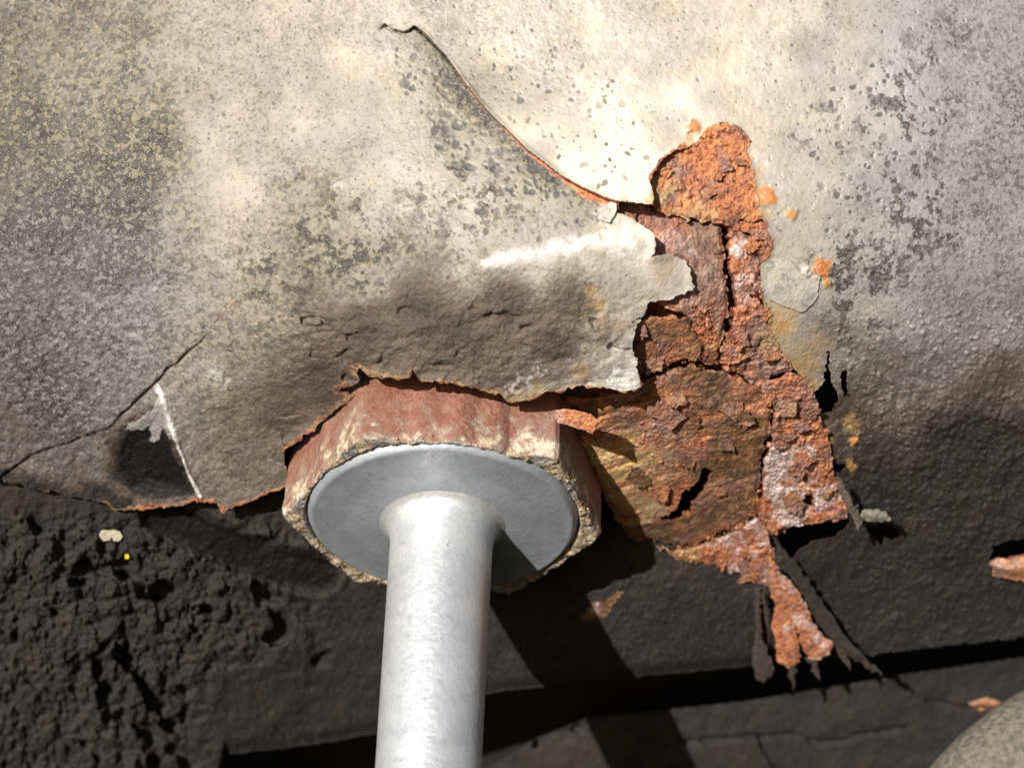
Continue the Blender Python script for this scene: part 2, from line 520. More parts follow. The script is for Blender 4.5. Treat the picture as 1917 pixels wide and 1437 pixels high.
def sheet(name, polys, zfun, wear, parent, th=14, step=2.0, holes=(), warp=(2.2, 14), mat=None, edge_rust=0.8, relax=2, edge_coat=0.0, seed=1, jag=0.0):
    """a torn sheet of steel: a fine grid cut to an outline, with a rim going down its thickness"""
    allp = np.vstack([np.array(p, float) for p in polys])
    x0, y0 = allp.min(0) - 8
    x1, y1 = allp.max(0) + 8
    xs = np.arange(x0, x1 + step, step)
    ys = np.arange(y0, y1 + step, step)
    X, Y = np.meshgrid(xs, ys, indexing='ij')
    cx = X[:-1, :-1] + step / 2
    cy = Y[:-1, :-1] + step / 2
    if warp:
        wx = cx + fbm(cx, cy, warp[1], seed * 5 + 61, 3) * 2 * warp[0]
        wy = cy + fbm(cx, cy, warp[1], seed * 5 + 62, 3) * 2 * warp[0]
        if jag:
            jg = np.abs(vnoise(cx, cy, 13, seed * 5 + 63)) + 0.6 * np.abs(vnoise(cx, cy, 6, seed * 5 + 64))
            wx = wx + jag * (jg - 0.3) * np.where(vnoise(cx, cy, 40, seed * 5 + 65) > 0, 1, -1)
            wy = wy + jag * (jg - 0.3)
    else:
        wx, wy = cx, cy
    m = np.zeros(cx.shape, bool)
    for p in polys:
        m |= inside(p, wx, wy)
    for p in holes:
        m &= ~inside(p, wx, wy)
    nx, ny = X.shape
    ii, jj = np.nonzero(m)
    vid = np.arange(nx * ny).reshape(nx, ny)
    # image y grows downward, so this order faces the camera
    quads = np.stack([vid[ii, jj], vid[ii, jj + 1], vid[ii + 1, jj + 1], vid[ii + 1, jj]], -1)
    mp = np.pad(m, 1)
    bl = []
    for di, dj, e in ((-1, 0, (0, 0, 0, 1)), (1, 0, (1, 1, 1, 0)), (0, -1, (1, 0, 0, 0)), (0, 1, (0, 1, 1, 1))):
        nb = mp[1 + di:mp.shape[0] - 1 + di, 1 + dj:mp.shape[1] - 1 + dj]
        bi, bj = np.nonzero(m & ~nb)
        bl.append(np.stack([vid[bi + e[0], bj + e[1]], vid[bi + e[2], bj + e[3]]], -1))
    bed = np.vstack(bl)
    PX, PY = X.ravel().copy(), Y.ravel().copy()
    bv = np.unique(bed)
    for _ in range(relax):
        sx = np.zeros(nx * ny)
        sy = np.zeros(nx * ny)
        ct = np.zeros(nx * ny)
        for s, d in ((0, 1), (1, 0)):
            np.add.at(sx, bed[:, s], PX[bed[:, d]])
            np.add.at(sy, bed[:, s], PY[bed[:, d]])
            np.add.at(ct, bed[:, s], 1)
        PX[bv] = 0.5 * PX[bv] + 0.5 * sx[bv] / ct[bv]
        PY[bv] = 0.5 * PY[bv] + 0.5 * sy[bv] / ct[bv]
    used = np.unique(quads)
    remap = -np.ones(nx * ny, np.int64)
    remap[used] = np.arange(len(used))
    quads = remap[quads]
    z = zfun(PX.reshape(nx, ny), PY.reshape(nx, ny)).ravel()
    W = wear(X, Y)
    A, B = W[0], W[1]
    Cc = W[2] if len(W) > 2 else (0, 0)
    Cc = np.stack([np.broadcast_to(np.asarray(v, float), X.shape) for v in Cc] + [np.zeros(X.shape)] * 2, -1).reshape(-1, 4)
    A = np.stack([np.broadcast_to(np.asarray(v, float), X.shape) for v in A], -1).reshape(-1, 4)
    B = np.stack([np.broadcast_to(np.asarray(v, float), X.shape) for v in B], -1).reshape(-1, 4)
    co = unproj(PX[used], PY[used], z[used])
    n0 = len(used)
    k = len(bv)
    bmap = -np.ones(nx * ny, np.int64)
    bmap[bv] = np.arange(k)
    top = unproj(PX[bv], PY[bv], z[bv])
    bot = top.copy()
    bot[:, 2] -= th * S
    bot[:, :2] *= 1.0 + 0.002
    wq = np.stack([n0 + bmap[bed[:, 0]], n0 + k + bmap[bed[:, 0]], n0 + k + bmap[bed[:, 1]], n0 + bmap[bed[:, 1]]], -1)
    ea, eb = A[bv].copy(), B[bv].copy()
    ea[:, 0] = edge_rust
    ea[:, 1] = edge_coat
    ea[:, 3] = 0
    eb[:, :3] = 0
    co = np.vstack([co, top, bot])
    A = np.vstack([A[used], ea, ea])
    B = np.vstack([B[used], eb, eb])
    Cc = np.vstack([Cc[used], Cc[bv], Cc[bv]])
    q = np.vstack([quads, wq])
    sm = np.ones(len(q), bool)
    sm[len(quads):] = False
    me = mesh_np(name, co, q, A, B, sm, c=Cc)
    return new_obj(name, me, mat or M_BODY, parent)


def thing(name, label, cat, loc=(0, 0, 0), group=None):
    o = bpy.data.objects.new(name, None)
    o.empty_display_size = 0.01
    o.location = loc
    o["label"] = label
    o["category"] = cat
    if group:
        o["group"] = group
    col.objects.link(o)
    return o


# icosahedron for grains
_t = (1 + 5 ** 0.5) / 2
ICO_V = np.array([(-1, _t, 0), (1, _t, 0), (-1, -_t, 0), (1, -_t, 0), (0, -1, _t), (0, 1, _t), (0, -1, -_t), (0, 1, -_t), (_t, 0, -1), (_t, 0, 1), (-_t, 0, -1), (-_t, 0, 1)]) / 1.9
ICO_F = np.array([(0, 11, 5), (0, 5, 1), (0, 1, 7), (0, 7, 10), (0, 10, 11), (1, 5, 9), (5, 11, 4), (11, 10, 2), (10, 7, 6), (7, 1, 8), (3, 9, 4), (3, 4, 2), (3, 2, 6), (3, 6, 8), (3, 8, 9), (4, 9, 5), (2, 4, 11), (6, 2, 10), (8, 6, 7), (9, 8, 1)])


def grains(name, centres, radii, mat, parent, seed=5):
    """many loose crumbs as one part"""
    r = np.random.default_rng(seed)
    n = len(centres)
    sc = radii[:, None] * (0.35 + 1.5 * r.random((n, 3)) ** 1.6)
    ang = r.random(n) * 6.28
    v = ICO_V[None] * (0.45 + 1.1 * r.random((n, 12, 1))) * sc[:, None, :]
    ca, sa = np.cos(ang)[:, None], np.sin(ang)[:, None]
    v2 = np.stack([v[..., 0] * ca - v[..., 1] * sa, v[..., 0] * sa + v[..., 1] * ca, v[..., 2]], -1)
    co = (v2 + centres[:, None, :]).reshape(-1, 3)
    tr = (ICO_F[None] + 12 * np.arange(n)[:, None, None]).reshape(-1, 3)
    me = mesh_np(name, co, None, tris=tr, smooth_faces=np.zeros(len(tr), bool))
    o = new_obj(name, me, mat, parent)
    o["kind"] = "stuff"
    return o


def pts_in(poly, n, seed):
    r = np.random.default_rng(seed)
    p = np.array(poly, float)
    lo, hi = p.min(0), p.max(0)
    out = np.zeros((0, 2))
    while len(out) < n:
        c = lo + (hi - lo) * r.random((n * 2, 2))
        out = np.vstack([out, c[inside(poly, c[:, 0], c[:, 1])]])
    return out[:n]


# ------------------------------------------------------------------ outlines (in the working frame)
SEAM = [(700, 61), (710, 58), (720, 48), (735, 57), (752, 62), (765, 59), (776, 51), (786, 58), (800, 70), (816, 86), (832, 102), (850, 127), (870, 155), (890, 182), (915, 210), (940, 234), (965, 258), (990, 282), (1020, 305), (1050, 328), (1090, 350), (1130, 368), (1160, 377), (1222, 384)]
SIDE_A = SEAM + [(1222, 900), (-200, 900), (-200, 61)]          # everything below / left of the seam

RUST_HOLE_RIGHT = [(1222, 384), (1222, 366), (1218, 335), (1236, 302), (1262, 284), (1310, 268), (1325, 246), (1345, 237), (1376, 240), (1391, 256), (1395, 290), (1406, 318), (1411, 350), (1416, 388), (1430, 415), (1441, 448), (1441, 474), (1425, 488), (1422, 530), (1426, 560), (1440, 596), (1432, 612), (1456, 650), (1476, 680), (1500, 702), (1520, 732), (1528, 765), (1536, 800), (1546, 840), (1546, 880), (1560, 910), (1580, 950), (1592, 976), (1572, 1000), (1530, 1012), (1500, 1026), (1486, 1042), (1514, 1085), (1562, 1150), (1608, 1222)]
PAN_BOTTOM = [(1612, 1228), (1700, 1215), (1800, 1204), (1917, 1193), (2060, 1180)]
TEAR = [(1160, 377), (1155, 402), (1144, 424), (1156, 402), (1163, 398), (1196, 416), (1222, 436), (1226, 447), (1228, 470), (1221, 480), (1206, 490), (1190, 493), (1207, 491), (1226, 478), (1262, 480), (1286, 490), (1290, 500), (1295, 521), (1303, 537), (1298, 543), (1275, 550), (1262, 559), (1212, 568), (1209, 586), (1202, 593), (1176, 606), (1202, 597), (1187, 620), (1184, 650), (1190, 675), (1197, 702), (1201, 726), (1170, 734), (1140, 728), (1115, 726), (1085, 723), (1050, 733), (1022, 733), (1000, 746), (975, 753), (950, 751), (938, 741), (915, 734), (893, 727), (872, 725), (850, 717), (825, 715), (800, 714), (780, 711), (774, 702), (770, 690), (766, 708), (740, 709), (715, 707), (704, 704), (688, 703), (678, 695), (666, 688), (674, 712), (665, 722), (640, 726), (630, 732), (664, 738), (652, 752), (640, 760), (627, 767), (612, 780), (600, 788), (588, 806), (570, 814), (556, 828), (532, 839), (538, 880), (540, 912), (522, 916), (500, 925), (470, 938), (450, 946), (418, 958), (405, 945), (390, 940), (365, 938), (340, 945), (300, 950), (255, 956), (215, 955), (198, 940), (100, 922), (0, 900), (-150, 885), (-330, 870)]
PAN = [(-330, -270), (2240, -270), (2240, 1150)] + PAN_BOTTOM[::-1] + RUST_HOLE_RIGHT[::-1] + TEAR
HOLES_PAN = [
    [(1524, 735), (1539, 720), (1547, 690), (1551, 652), (1556, 690), (1554, 716), (1570, 735), (1568, 752), (1555, 770), (1540, 776), (1528, 757)],
    [(1574, 690), (1584, 700), (1591, 745), (1580, 742), (1573, 715)],
    [(1622, 986), (1650, 979), (1680, 990), (1684, 1003), (1670, 1010), (1656, 1002), (1652, 1026), (1642, 1010), (1630, 1000)],
    [(1850, 1050), (1857, 1026), (1880, 1013), (1950, 1003), (1950, 1085), (1902, 1093), (1882, 1085), (1857, 1079)],
    [(1560, 865), (1590, 872), (1574, 884), (1562, 882)],
]
BED = [(1120, 360), (1222, 350), (1190, 320), (1225, 270), (1330, 215), (1400, 225), (1420, 300), (1460, 420), (1470, 480), (1450, 540), (1465, 620), (1495, 690), (1516, 740), (1530, 800), (1550, 900), (1570, 955), (1560, 970), (1470, 985), (1440, 1030), (1440, 1095), (1320, 1058), (1230, 1040), (1185, 1012), (1160, 985), (1122, 890), (1086, 806), (1040, 776), (900, 760), (900, 700), (1150, 640), (1150, 500)]

GASH = [(1240, 966), (1266, 952), (1276, 922), (1302, 905), (1318, 872), (1336, 884), (1331, 902), (1302, 935), (1290, 958), (1254, 974)]
HOLLOW = [(1452, 1000), (1480, 980), (1595, 978), (1582, 1006), (1534, 1020), (1505, 1036), (1478, 1050), (1460, 1036)]
# ------------------------------------------------------------------ surfaces
ZP = TPS([(-150, -150, 30), (400, -150, 110), (900, -150, 120), (1400, -150, 120), (2060, -150, 20),
          (-150, 300, 40), (200, 200, 110), (200, 450, 115), (500, 300, 185), (800, 200, 190), (1000, 150, 185), (1200, 250, 225), (1400, 300, 212), (1700, 250, 165), (2060, 300, 90),
          (700, 450, 250), (900, 470, 284), (1100, 450, 288), (1200, 460, 275), (800, 560, 272), (1000, 600, 262), (1200, 600, 225),
          (600, 640, 195), (700, 700, 200), (800, 710, 205), (950, 740, 195), (1100, 720, 192), (1190, 715, 186), (800, 640, 250), (1100, 660, 232),
          (530, 830, -20), (450, 700, 105), (420, 940, -110), (520, 910, -85), (380, 930, -105), (300, 700, 50), (200, 800, -20), (0, 880, -70), (-150, 890, -90), (0, 650, 60), (150, 650, 75), (300, 550, 130), (200, 930, -110),
          (1300, 420, 235), (1420, 420, 222), (1600, 450, 185), (1600, 600, 125), (1480, 600, 150), (1800, 600, 80), (2060, 600, 20), (1550, 720, 45), (1700, 750, -10), (1900, 750, -50), (1600, 900, -140), (1750, 950, -200), (2060, 950, -260), (1600, 1100, -350), (1800, 1150, -430), (2060, 1180, -500)])
ZC = TPS([(1150, 380, 238), (1225, 405, 222), (1230, 300, 196), (1350, 230, 196), (1350, 300, 192), (1400, 400, 190), (1230, 500, 222), (1260, 525, 205), (1230, 590, 205), (1300, 540, 205), (1300, 620, 160), (1420, 600, 140), (1240, 690, 130), (1400, 700, 75), (1240, 770, 60), (1100, 800, 10), (1080, 850, -20), (1300, 850, -30), (1480, 750, 30), (1540, 850, -80), (1150, 940, -150), (1400, 900, -110), (1560, 980, -210), (1215, 1040, -300), (1400, 1000, -240), (1440, 1100, -360), (1000, 750, 60), (950, 950, -220)])
ZU = TPS([(-150, 880, -130), (0, 900, -112), (200, 950, -150), (420, 960, -180), (520, 930, -170), (600, 1080, -300), (300, 1150, -330), (0, 1150, -310), (0, 1437, -580), (-150, 1650, -760), (400, 1437, -640), (700, 1380, -650), (900, 1100, -320), (920, 1300, -500), (1215, 1060, -300), (1440, 1110, -370), (1200, 1250, -470), (1400, 1250, -520), (1600, 1050, -390), (1600, 1250, -600), (1800, 1200, -620), (600, 850, -120), (1000, 950, -240), (1500, 1000, -330)])
ZR = TPS([(300, 1350, -720), (900, 1250, -640), (900, 1437, -760), (1400, 1250, -640), (2060, 1180, -700), (2060, 1500, -900), (1300, 1437, -740), (300, 1600, -900), (1300, 1600, -880)])

DIRT = IDW(power=2.3, pts=[(0, 60, .62), (30, 200, .58), (150, 50, .42), (150, 180, .45), (230, 120, .45), (300, 180, .62), (300, 260, .82), (280, 330, .92), (240, 400, .82), (100, 330, .62), (50, 600, .85), (0, 480, .95), (100, 450, .86), (200, 500, .74), (330, 420, .45), (340, 180, .4), (350, 290, .48), (400, 360, .28), (340, 600, .3), (300, 750, .35), (200, 620, .5), (150, 700, .58), (60, 720, .85), (380, 300, .3), (370, 120, .2), (430, 200, .16), (500, 60, .1), (620, 20, .05), (650, 120, .02), (560, 230, .08), (450, 330, .14), (550, 400, .3), (420, 470, .22), (800, 250, .3), (860, 190, .35), (700, 470, .5), (950, 420, .42), (1080, 400, .45), (1000, 320, .4), (600, 560, .5), (450, 560, .45), (380, 650, .45), (420, 760, .55), (800, 160, .2),
            (1700, 150, .2), (1850, 100, .55), (1880, 330, .58), (1900, 200, .6), (1750, 280, .28), (1650, 420, .25), (1780, 480, .38), (1500, 150, .05), (1300, 100, .0), (1000, 60, .0), (930, 120, .02), (1150, 310, -.45), (1190, 350, -.5), (1050, 200, -.22), (1130, 230, -.25), (1000, 240, -.2), (1080, 310, -.35), (1250, 200, -.1), (1500, 330, .12), (1600, 100, .2), (1450, 250, .1), (1900, 500, .5), (1600, 520, .25), (1500, 520, .15), (700, 30, 0), (1400, 30, .05)])
COAT = IDW([(900, 470, 0), (700, 510, .05), (780, 560, .8), (950, 555, .85), (1080, 560, .7), (1160, 540, .1), (1250, 510, .0), (700, 620, .88), (600, 700, .84), (500, 610, .1), (560, 640, .45), (1130, 630, .6), (1160, 660, .2), (1165, 705, -.2), (950, 690, .74), (850, 640, .82), (1040, 650, .78), (800, 690, .72), (550, 790, .66), (470, 880, .45), (400, 700, .12), (380, 800, .35), (440, 780, .4), (300, 640, 0), (0, 820, .5), (100, 870, .5), (0, 650, .3), (130, 750, .1), (300, 300, 0), (700, 300, 0), (1000, 300, 0), (1100, 440, -.1), (1000, 490, .05), (1080, 715, .3),
            (1480, 520, -.1), (1560, 500, 0), (1600, 540, .15), (1550, 620, .5), (1470, 640, .15), (1700, 590, .2), (1700, 700, .55), (1600, 760, .75), (1900, 600, .25), (1900, 700, .65), (1800, 850, 1.12), (1600, 900, 1.1), (1700, 1000, 1.2), (1900, 850, 1.1), (1700, 1100, 1.25), (1900, 1000, 1.25), (2200, 1000, 1.2), (1600, 1050, 1.2), (1900, 300, 0), (1600, 300, -.1), (1500, 700, .3), (1750, 450, .05), (1300, 200, 0)])

CRACK_LEFT = [(0, 893), (20, 880), (55, 852), (90, 838), (130, 828), (165, 812), (205, 800), (220, 780), (245, 760), (270, 735), (295, 712), (312, 690), (330, 680), (350, 660), (375, 640), (390, 622), (400, 605), (430, 575), (455, 548), (480, 518)]
CRACK_OLD = [(280, 610), (300, 550), (315, 510)]
RIDGE = [(296, 722), (305, 745), (318, 790), (335, 840), (352, 885), (375, 930)]
POCKET = [(205, 830), (225, 800), (280, 770), (300, 770), (322, 830), (345, 885), (365, 930), (300, 940), (240, 925), (210, 890)]
SHEEN_STREAK = [(905, 494), (950, 482), (1010, 472), (1060, 462), (1110, 455), (1150, 448), (1185, 458)]

r_ = np.random.default_rng(11)
PITS = []


def pits(poly, n, r0, r1, seed):
    p = pts_in(poly, n, seed)
    r = np.random.default_rng(seed + 1)
    for a in p:
        PITS.append((a[0], a[1], 1.25 * r0 + 1.3 * (r1 - r0) * r.random() ** 2.2, 1 + r.random() * 0.9, r.random() * 3.14))


pits([(740, 90), (830, 120), (900, 210), (980, 290), (1090, 370), (1000, 380), (860, 330), (800, 230), (750, 160)], 150, 3, 8, 21)
pits([(830, 340), (1080, 360), (1150, 440), (900, 470), (700, 480), (700, 420)], 60, 2, 5.5, 22)
pits([(850, 90), (1000, 60), (1230, 200), (1220, 350), (1120, 350), (950, 220), (870, 140)], 95, 2, 6, 23)
pits([(0, 0), (1900, 0), (1900, 600), (1450, 560), (1400, 250), (1250, 250), (1150, 340), (850, 120), (600, 80), (500, 500), (0, 600)], 420, 1.4, 3.2, 24)
pits([(1560, 120), (1760, 100), (1760, 500), (1660, 560), (1560, 480), (1500, 330)], 190, 2, 6.5, 25)
pits([(520, 380), (820, 400), (900, 520), (650, 560), (480, 500)], 150, 1.8, 4, 26)
PITS += [(835, 213, 17, 2.2, 0.1), (816, 243, 14, 2.0, -0.9), (880, 313, 13, 1.5, 0.2), (1002, 314, 12, 1.1, 0.5), (822, 275, 9, 1.5, 0.5), (551, 244, 5, 1, 0), (975, 188, 8, 1.1, 0), (1290, 250, 3, 1, 0)]

STAINS = [(1435, 368, 17, 1.0), (1484, 400, 11, .75), (1537, 502, 17, 1.1), (1509, 510, 9, .9), (1548, 530, 9, .8), (1297, 238, 13, .9), (1287, 262, 12, .6), (1470, 590, 36, .5), (1455, 610, 30, .6), (1120, 570, 22, .45), (1105, 545, 12, .5), (1125, 600, 16, .4), (1250, 515, 36, .35), (1500, 672, 48, .5), (1530, 640, 30, .4), (1085, 700, 24, .4), (1600, 795, 22, .5), (1598, 825, 9, .8), (1590, 870, 12, .6), (1225, 372, 16, .6), (1450, 640, 20, .5), (1160, 610, 20, .3), (1420, 350, 10, .5), (700, 700, 20, .35), (1000, 735, 30, .3), (950, 745, 25, .35)]


PIMP = []
for poly, n, s_ in (([(1560, 600), (1950, 560), (1950, 1200), (1640, 1200), (1560, 950), (1600, 760)], 900, 61), ([(1650, 760), (1950, 760), (1950, 1020), (1700, 1000)], 500, 62)):
    rr_ = np.random.default_rng(s_)
    for a in pts_in(poly, n, s_ + 5):
        PIMP.append((a[0], a[1], 2.2 + 4.5 * rr_.random() ** 2.5, 1 + 0.8 * rr_.random(), 3.14 * rr_.random()))
PIMP2 = []
for a in pts_in([(1100, 1080), (1420, 1110), (1440, 1230), (1120, 1260)], 260, 63):
    PIMP2.append((a[0], a[1], 2 + 4 * r_.random() ** 2.5, 1 + 0.6 * r_.random(), 3.14 * r_.random()))


def crack_w(d, u, w0, seed, x, y):
    return d - w0 * (1 + 1.4 * fbm(x, y, 30, seed, 3))


def z_pan(x, y):
    z = ZP(x, y)
    # the seam: panel above overlaps the torn skin below
    d, u = dist_line(SEAM, x, y, 130, param=True)
    a = inside(SIDE_A, x, y)
    near = 1 - smooth(0, 130, d)
    amp = smooth(715, 850, x)
    z = z + np.where(a, -15.0 * near ** 1.6 * amp, 11.0 * near ** 2 * amp)
    z = z + 5 * np.where(~a, (1 - smooth(0, 9, d)), 0) * amp
    z = z - 14 * (1 - smooth(1.0, 3.6, d + 1.5 * fbm(x, y, 12, 3, 2))) * smooth(708, 722, x) * smooth(900, 800, x)
    # raised scuffed crease; its sun sheen is painted white in w_pan
    ds = dist_line(SHEEN_STREAK, x, y, 60)
    z = z + 5 * (1 - smooth(0, 40, ds)) ** 1.5
    # cracks on the left fold
    dc = dist_line(CRACK_LEFT, x, y, 40)
    dc = dc + 5 * fbm(x, y, 30, 45, 3)
    rag = 1.5 * np.maximum(1 + 2.4 * fbm(x, y, 34, 44, 3), 0.05)
    z = z - 8 * np.clip(0.7 + 1.6 * fbm(x, y, 60, 49, 2), 0.1, 1) * (1 - smooth(rag * 0.3, rag + 1.2, dc)) * smooth(450, 330, x)
    side = inside(CRACK_LEFT + [(480, 900), (0, 900)], x, y)
    z = z - np.where(side, 6, 0) * (1 - smooth(0, 45, dc)) * smooth(470, 300, x)
    # pocket beside the bright ridge
    pk = inside(POCKET, x + 10 * fbm(x, y, 40, 91), y + 10 * fbm(x, y, 40, 92))
    dp = dist_line(POCKET, x, y, 40, closed=True)
    z = z - np.where(pk, 15 * smooth(0, 60, dp) + 3 * smooth(0, 8, dp) * smooth(300, 335, x), 0)
    dr = dist_line(RIDGE, x, y, 30)
    z = z + 6 * (1 - smooth(0, 9, dr))
    # torn edge curls and thickens
    dt = dist_line(TEAR[:-18], x, y, 40)
    curl = np.clip(fbm(x, y, 60, 71, 2) + 0.35, 0, 1)
    z = z + (1 - smooth(0, 30, dt)) ** 2 * 14 * curl
    dh = dist_line(RUST_HOLE_RIGHT, x, y, 40)
    z = z + (1 - smooth(0, 14, dh)) * 3 * smooth(900, 500, y)
    # general buckling and grain
    coat = np.clip(COAT(x, y), 0, 1)
    z = z + 8 * fbm(x, y, 170, 5, 2) + 1.3 * fbm(x, y, 40, 6, 3)
    z = z + (0.7 + 1.5 * coat) * fbm(x, y, 10, 7, 4, 0.7)
    # undercoat lumps on the lower right
    low = smooth(560, 800, y) * smooth(1380, 1560, x)
    lump = fbm(x, y, 46, 8, 4)
    z = z + low * (9 * lump + 8 * np.clip(fbm(x, y, 22, 9, 3), 0, 1) ** 1.0)
    low2 = smooth(520, 600, y) * smooth(1320, 1200, x) * smooth(440, 560, x)
    sx = x + 0.35 * y
    gate = smooth(0.0, 0.3, fbm(x, y, 90, 16, 3))
    z = z + low2 * (6 * fbm(sx * 0.55, y, 22, 12, 4) - 11 * gate * smooth(0.36, 0.5, ridged(sx * 0.5, y * 1.1, 34, 13, 2) * 0.8 + 0.25 * fbm(x, y, 30, 15, 2)))
    z = z + 4.2 * stamp(x, y, PIMP)
    # left: gritty sandpaper dirt
    grit = np.clip(DIRT(x, y), 0, 1) * smooth(620, 380, x)
    z = z + grit * 6.5 * fbm(x, y, 13, 14, 3)
    z = z - 2.2 * stamp(x, y, PITS)
    for bx, by, r, s in STAINS:
        if r < 18 and s > 0.7:
            z = z + 5 * blob(x, y, bx, by, r * 0.9)
    return z


def w_pan(x, y):
    d, u = dist_line(SEAM, x, y, 60, param=True)
    a = inside(SIDE_A, x, y)
    coat = COAT(x, y)
    coat = np.minimum(coat + 0.16 * fbm(x, y, 70, 31, 4), 1.07)
    dirt = DIRT(x, y) * (1 + 0.22 * smooth(450, 150, x)) + 0.20 * fbm(x, y, 60, 32, 4) + 0.10 * fbm(x, y, 200, 33, 2)
    dirt = dirt + np.where(a, 0.75 * (1 - smooth(0, 58, d)) ** 1.3 * smooth(730, 860, x), 0)  # darker grey band below the seam, fading away from it
    rust = np.zeros(x.shape)
    wr = np.interp(u, [0, .3, .5, .62, .75, .9, 1], [.5, 2.2, 3.5, 8, 13, 20, 34])
    rn = fbm(x, y, 16, 34, 3)
    rust = np.maximum(rust, np.where(a, 1 - smooth(0.4, 1.2, d / (wr * np.maximum(1 + 0.7 * rn, 0.15))), 0) * smooth(0.08, 0.35, u))
    # rust creeping from torn edges
    dt = dist_line(TEAR[30:], x, y, 40)
    wt = np.interp(x, [190, 212, 380, 520, 640, 700, 900, 1000, 1200], [0.3, 6, 6, 5, 9, 5, 3.5, 3, 2])
    rust = np.maximum(rust, 1 - smooth(0.5, 1.3, dt / (wt * np.maximum(1 + 1.3 * rn, 0.15))))
    lip = [(215, 955), (255, 956), (300, 950), (345, 944), (390, 940), (418, 957)]
    rust = np.maximum(rust, 1 - smooth(0.5, 1.2, dist_line(lip, x, y, 40) / (9 * np.maximum(1 + 1.2 * rn, 0.15))))
    dh = dist_line(RUST_HOLE_RIGHT, x, y, 40)
    rust = np.maximum(rust, (1 - smooth(0.4, 1.3, dh / (5.0 * np.maximum(1 + 1.8 * rn, 0.15)))) * smooth(1000, 900, y))
    dcl, ul = dist_line(CRACK_LEFT, x, y, 30, param=True)
    rust = np.maximum(rust, 0.52 * np.clip(0.8 + 1.2 * fbm(x, y, 50, 46, 3), 0, 1) * (1 - smooth(0.4, 1.3, dcl / (3.2 * np.maximum(1 + 1.5 * rn, 0.15)))))
    ochre = np.zeros(x.shape)
    for k, (bx, by, r, s) in enumerate(STAINS):
        ochre = np.maximum(ochre, s * blob(x, y, bx, by, r, 0.6, k + 40))
    ochre = np.maximum(ochre, 0.4 * (1 - smooth(4, 20, dt)) * (0.6 + rn) * smooth(560, 640, x))
    lowl = [(-150, 885), (0, 900), (100, 922), (198, 940), (225, 950)]
    coat = np.maximum(coat, 1.05 * smooth(58, 8, dist_line(lowl, x, y, 70) + 22 * fbm(x, y, 34, 48, 4)))
    ochre = np.maximum(ochre, 0.62 * (1 - smooth(2, 42, dh)) * np.clip(0.5 + 1.3 * fbm(x, y, 44, 50, 3), 0, 1) * smooth(240, 330, y) * smooth(960, 820, y) * smooth(1215, 1330, x))
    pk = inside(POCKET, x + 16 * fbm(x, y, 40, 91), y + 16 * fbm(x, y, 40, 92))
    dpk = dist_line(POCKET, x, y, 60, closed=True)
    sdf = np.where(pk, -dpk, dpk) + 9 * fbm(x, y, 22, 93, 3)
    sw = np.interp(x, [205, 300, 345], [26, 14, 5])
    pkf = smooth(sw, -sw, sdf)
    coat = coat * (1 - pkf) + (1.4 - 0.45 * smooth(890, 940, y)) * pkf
    dr, ur = dist_line(RIDGE, x, y, 60, param=True)
    white = np.clip(0.75 + 1.2 * fbm(x, y, 16, 94, 3), 0.1, 0.85) * (1 - smooth(0.4, 1.2, dr / (np.interp(ur, [0, .3, .6, 1], [8, 6.5, 3, 3.2]) * np.maximum(1 + 0.9 * rn, 0.15))))
    chipw = inside([(270, 775), (300, 745), (318, 800), (320, 825), (305, 800), (290, 830), (280, 826), (285, 800), (268, 800), (230, 805), (240, 790)], x + 8 * rn, y + 8 * rn)
    white = np.maximum(white, np.where(chipw, 0.26, 0))
    ds = dist_line(SHEEN_STREAK, x, y, 160)  # scuffed white along the crease, with its sun sheen painted in
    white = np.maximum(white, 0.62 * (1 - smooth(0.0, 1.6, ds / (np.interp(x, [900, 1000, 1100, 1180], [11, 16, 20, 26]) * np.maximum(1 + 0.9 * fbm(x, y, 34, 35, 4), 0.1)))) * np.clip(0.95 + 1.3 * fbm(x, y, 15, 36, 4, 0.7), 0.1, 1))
    # bare, clean corner of the torn skin and scuffs
    corner = inside([(1130, 728), (1150, 690), (1190, 672), (1200, 726), (1170, 734)], x + 10 * rn, y + 10 * rn)
    coat = np.where(corner, -0.3, coat)
    white = np.maximum(white, np.where(corner, 0.45, 0))
    for bx, by, r in ((655, 355, 8), (632, 350, 10), (1135, 400, 22), (980, 715, 18), (1010, 690, 12), (960, 730, 16), (415, 712, 16), (400, 690, 14), (1150, 405, 12)):
        white = np.maximum(white, 0.28 * blob(x, y, bx, by, r, 0.5, int(bx)) * (fbm(x, y, 7, 37, 2) > 0))
    pit = smooth(0.3, 0.6, stamp(x, y, PITS) * 0.9 + 0.55 * fbm(x, y, 8, 39, 2)) * (0.55 + 0.45 * smooth(-0.2, 0.2, fbm(x, y, 40, 38, 2)))
    gloss = 0.35 + 0.5 * smooth(600, 850, x) * smooth(480, 380, y)
    patch = np.maximum.reduce([blob(x, y, 1680, 200, 110, .7), blob(x, y, 1560, 240, 50, .7), blob(x, y, 1720, 400, 80, .7), blob(x, y, 1620, 520, 90, .8), blob(x, y, 600, 500, 120, .8), blob(x, y, 860, 360, 90, .8)])
    dirt = dirt + 0.6 * patch * smooth(0.1, 0.3, fbm(x, y, 24, 47, 4, 0.7))
    cool = np.clip(smooth(1350, 1800, x) + smooth(500, 150, x) * smooth(250, 520, y), 0, 1)
    gloss = gloss + 0.5 * pkf
    return (rust, coat, dirt, 0.0), (ochre, pit, white, gloss), (cool, 0)


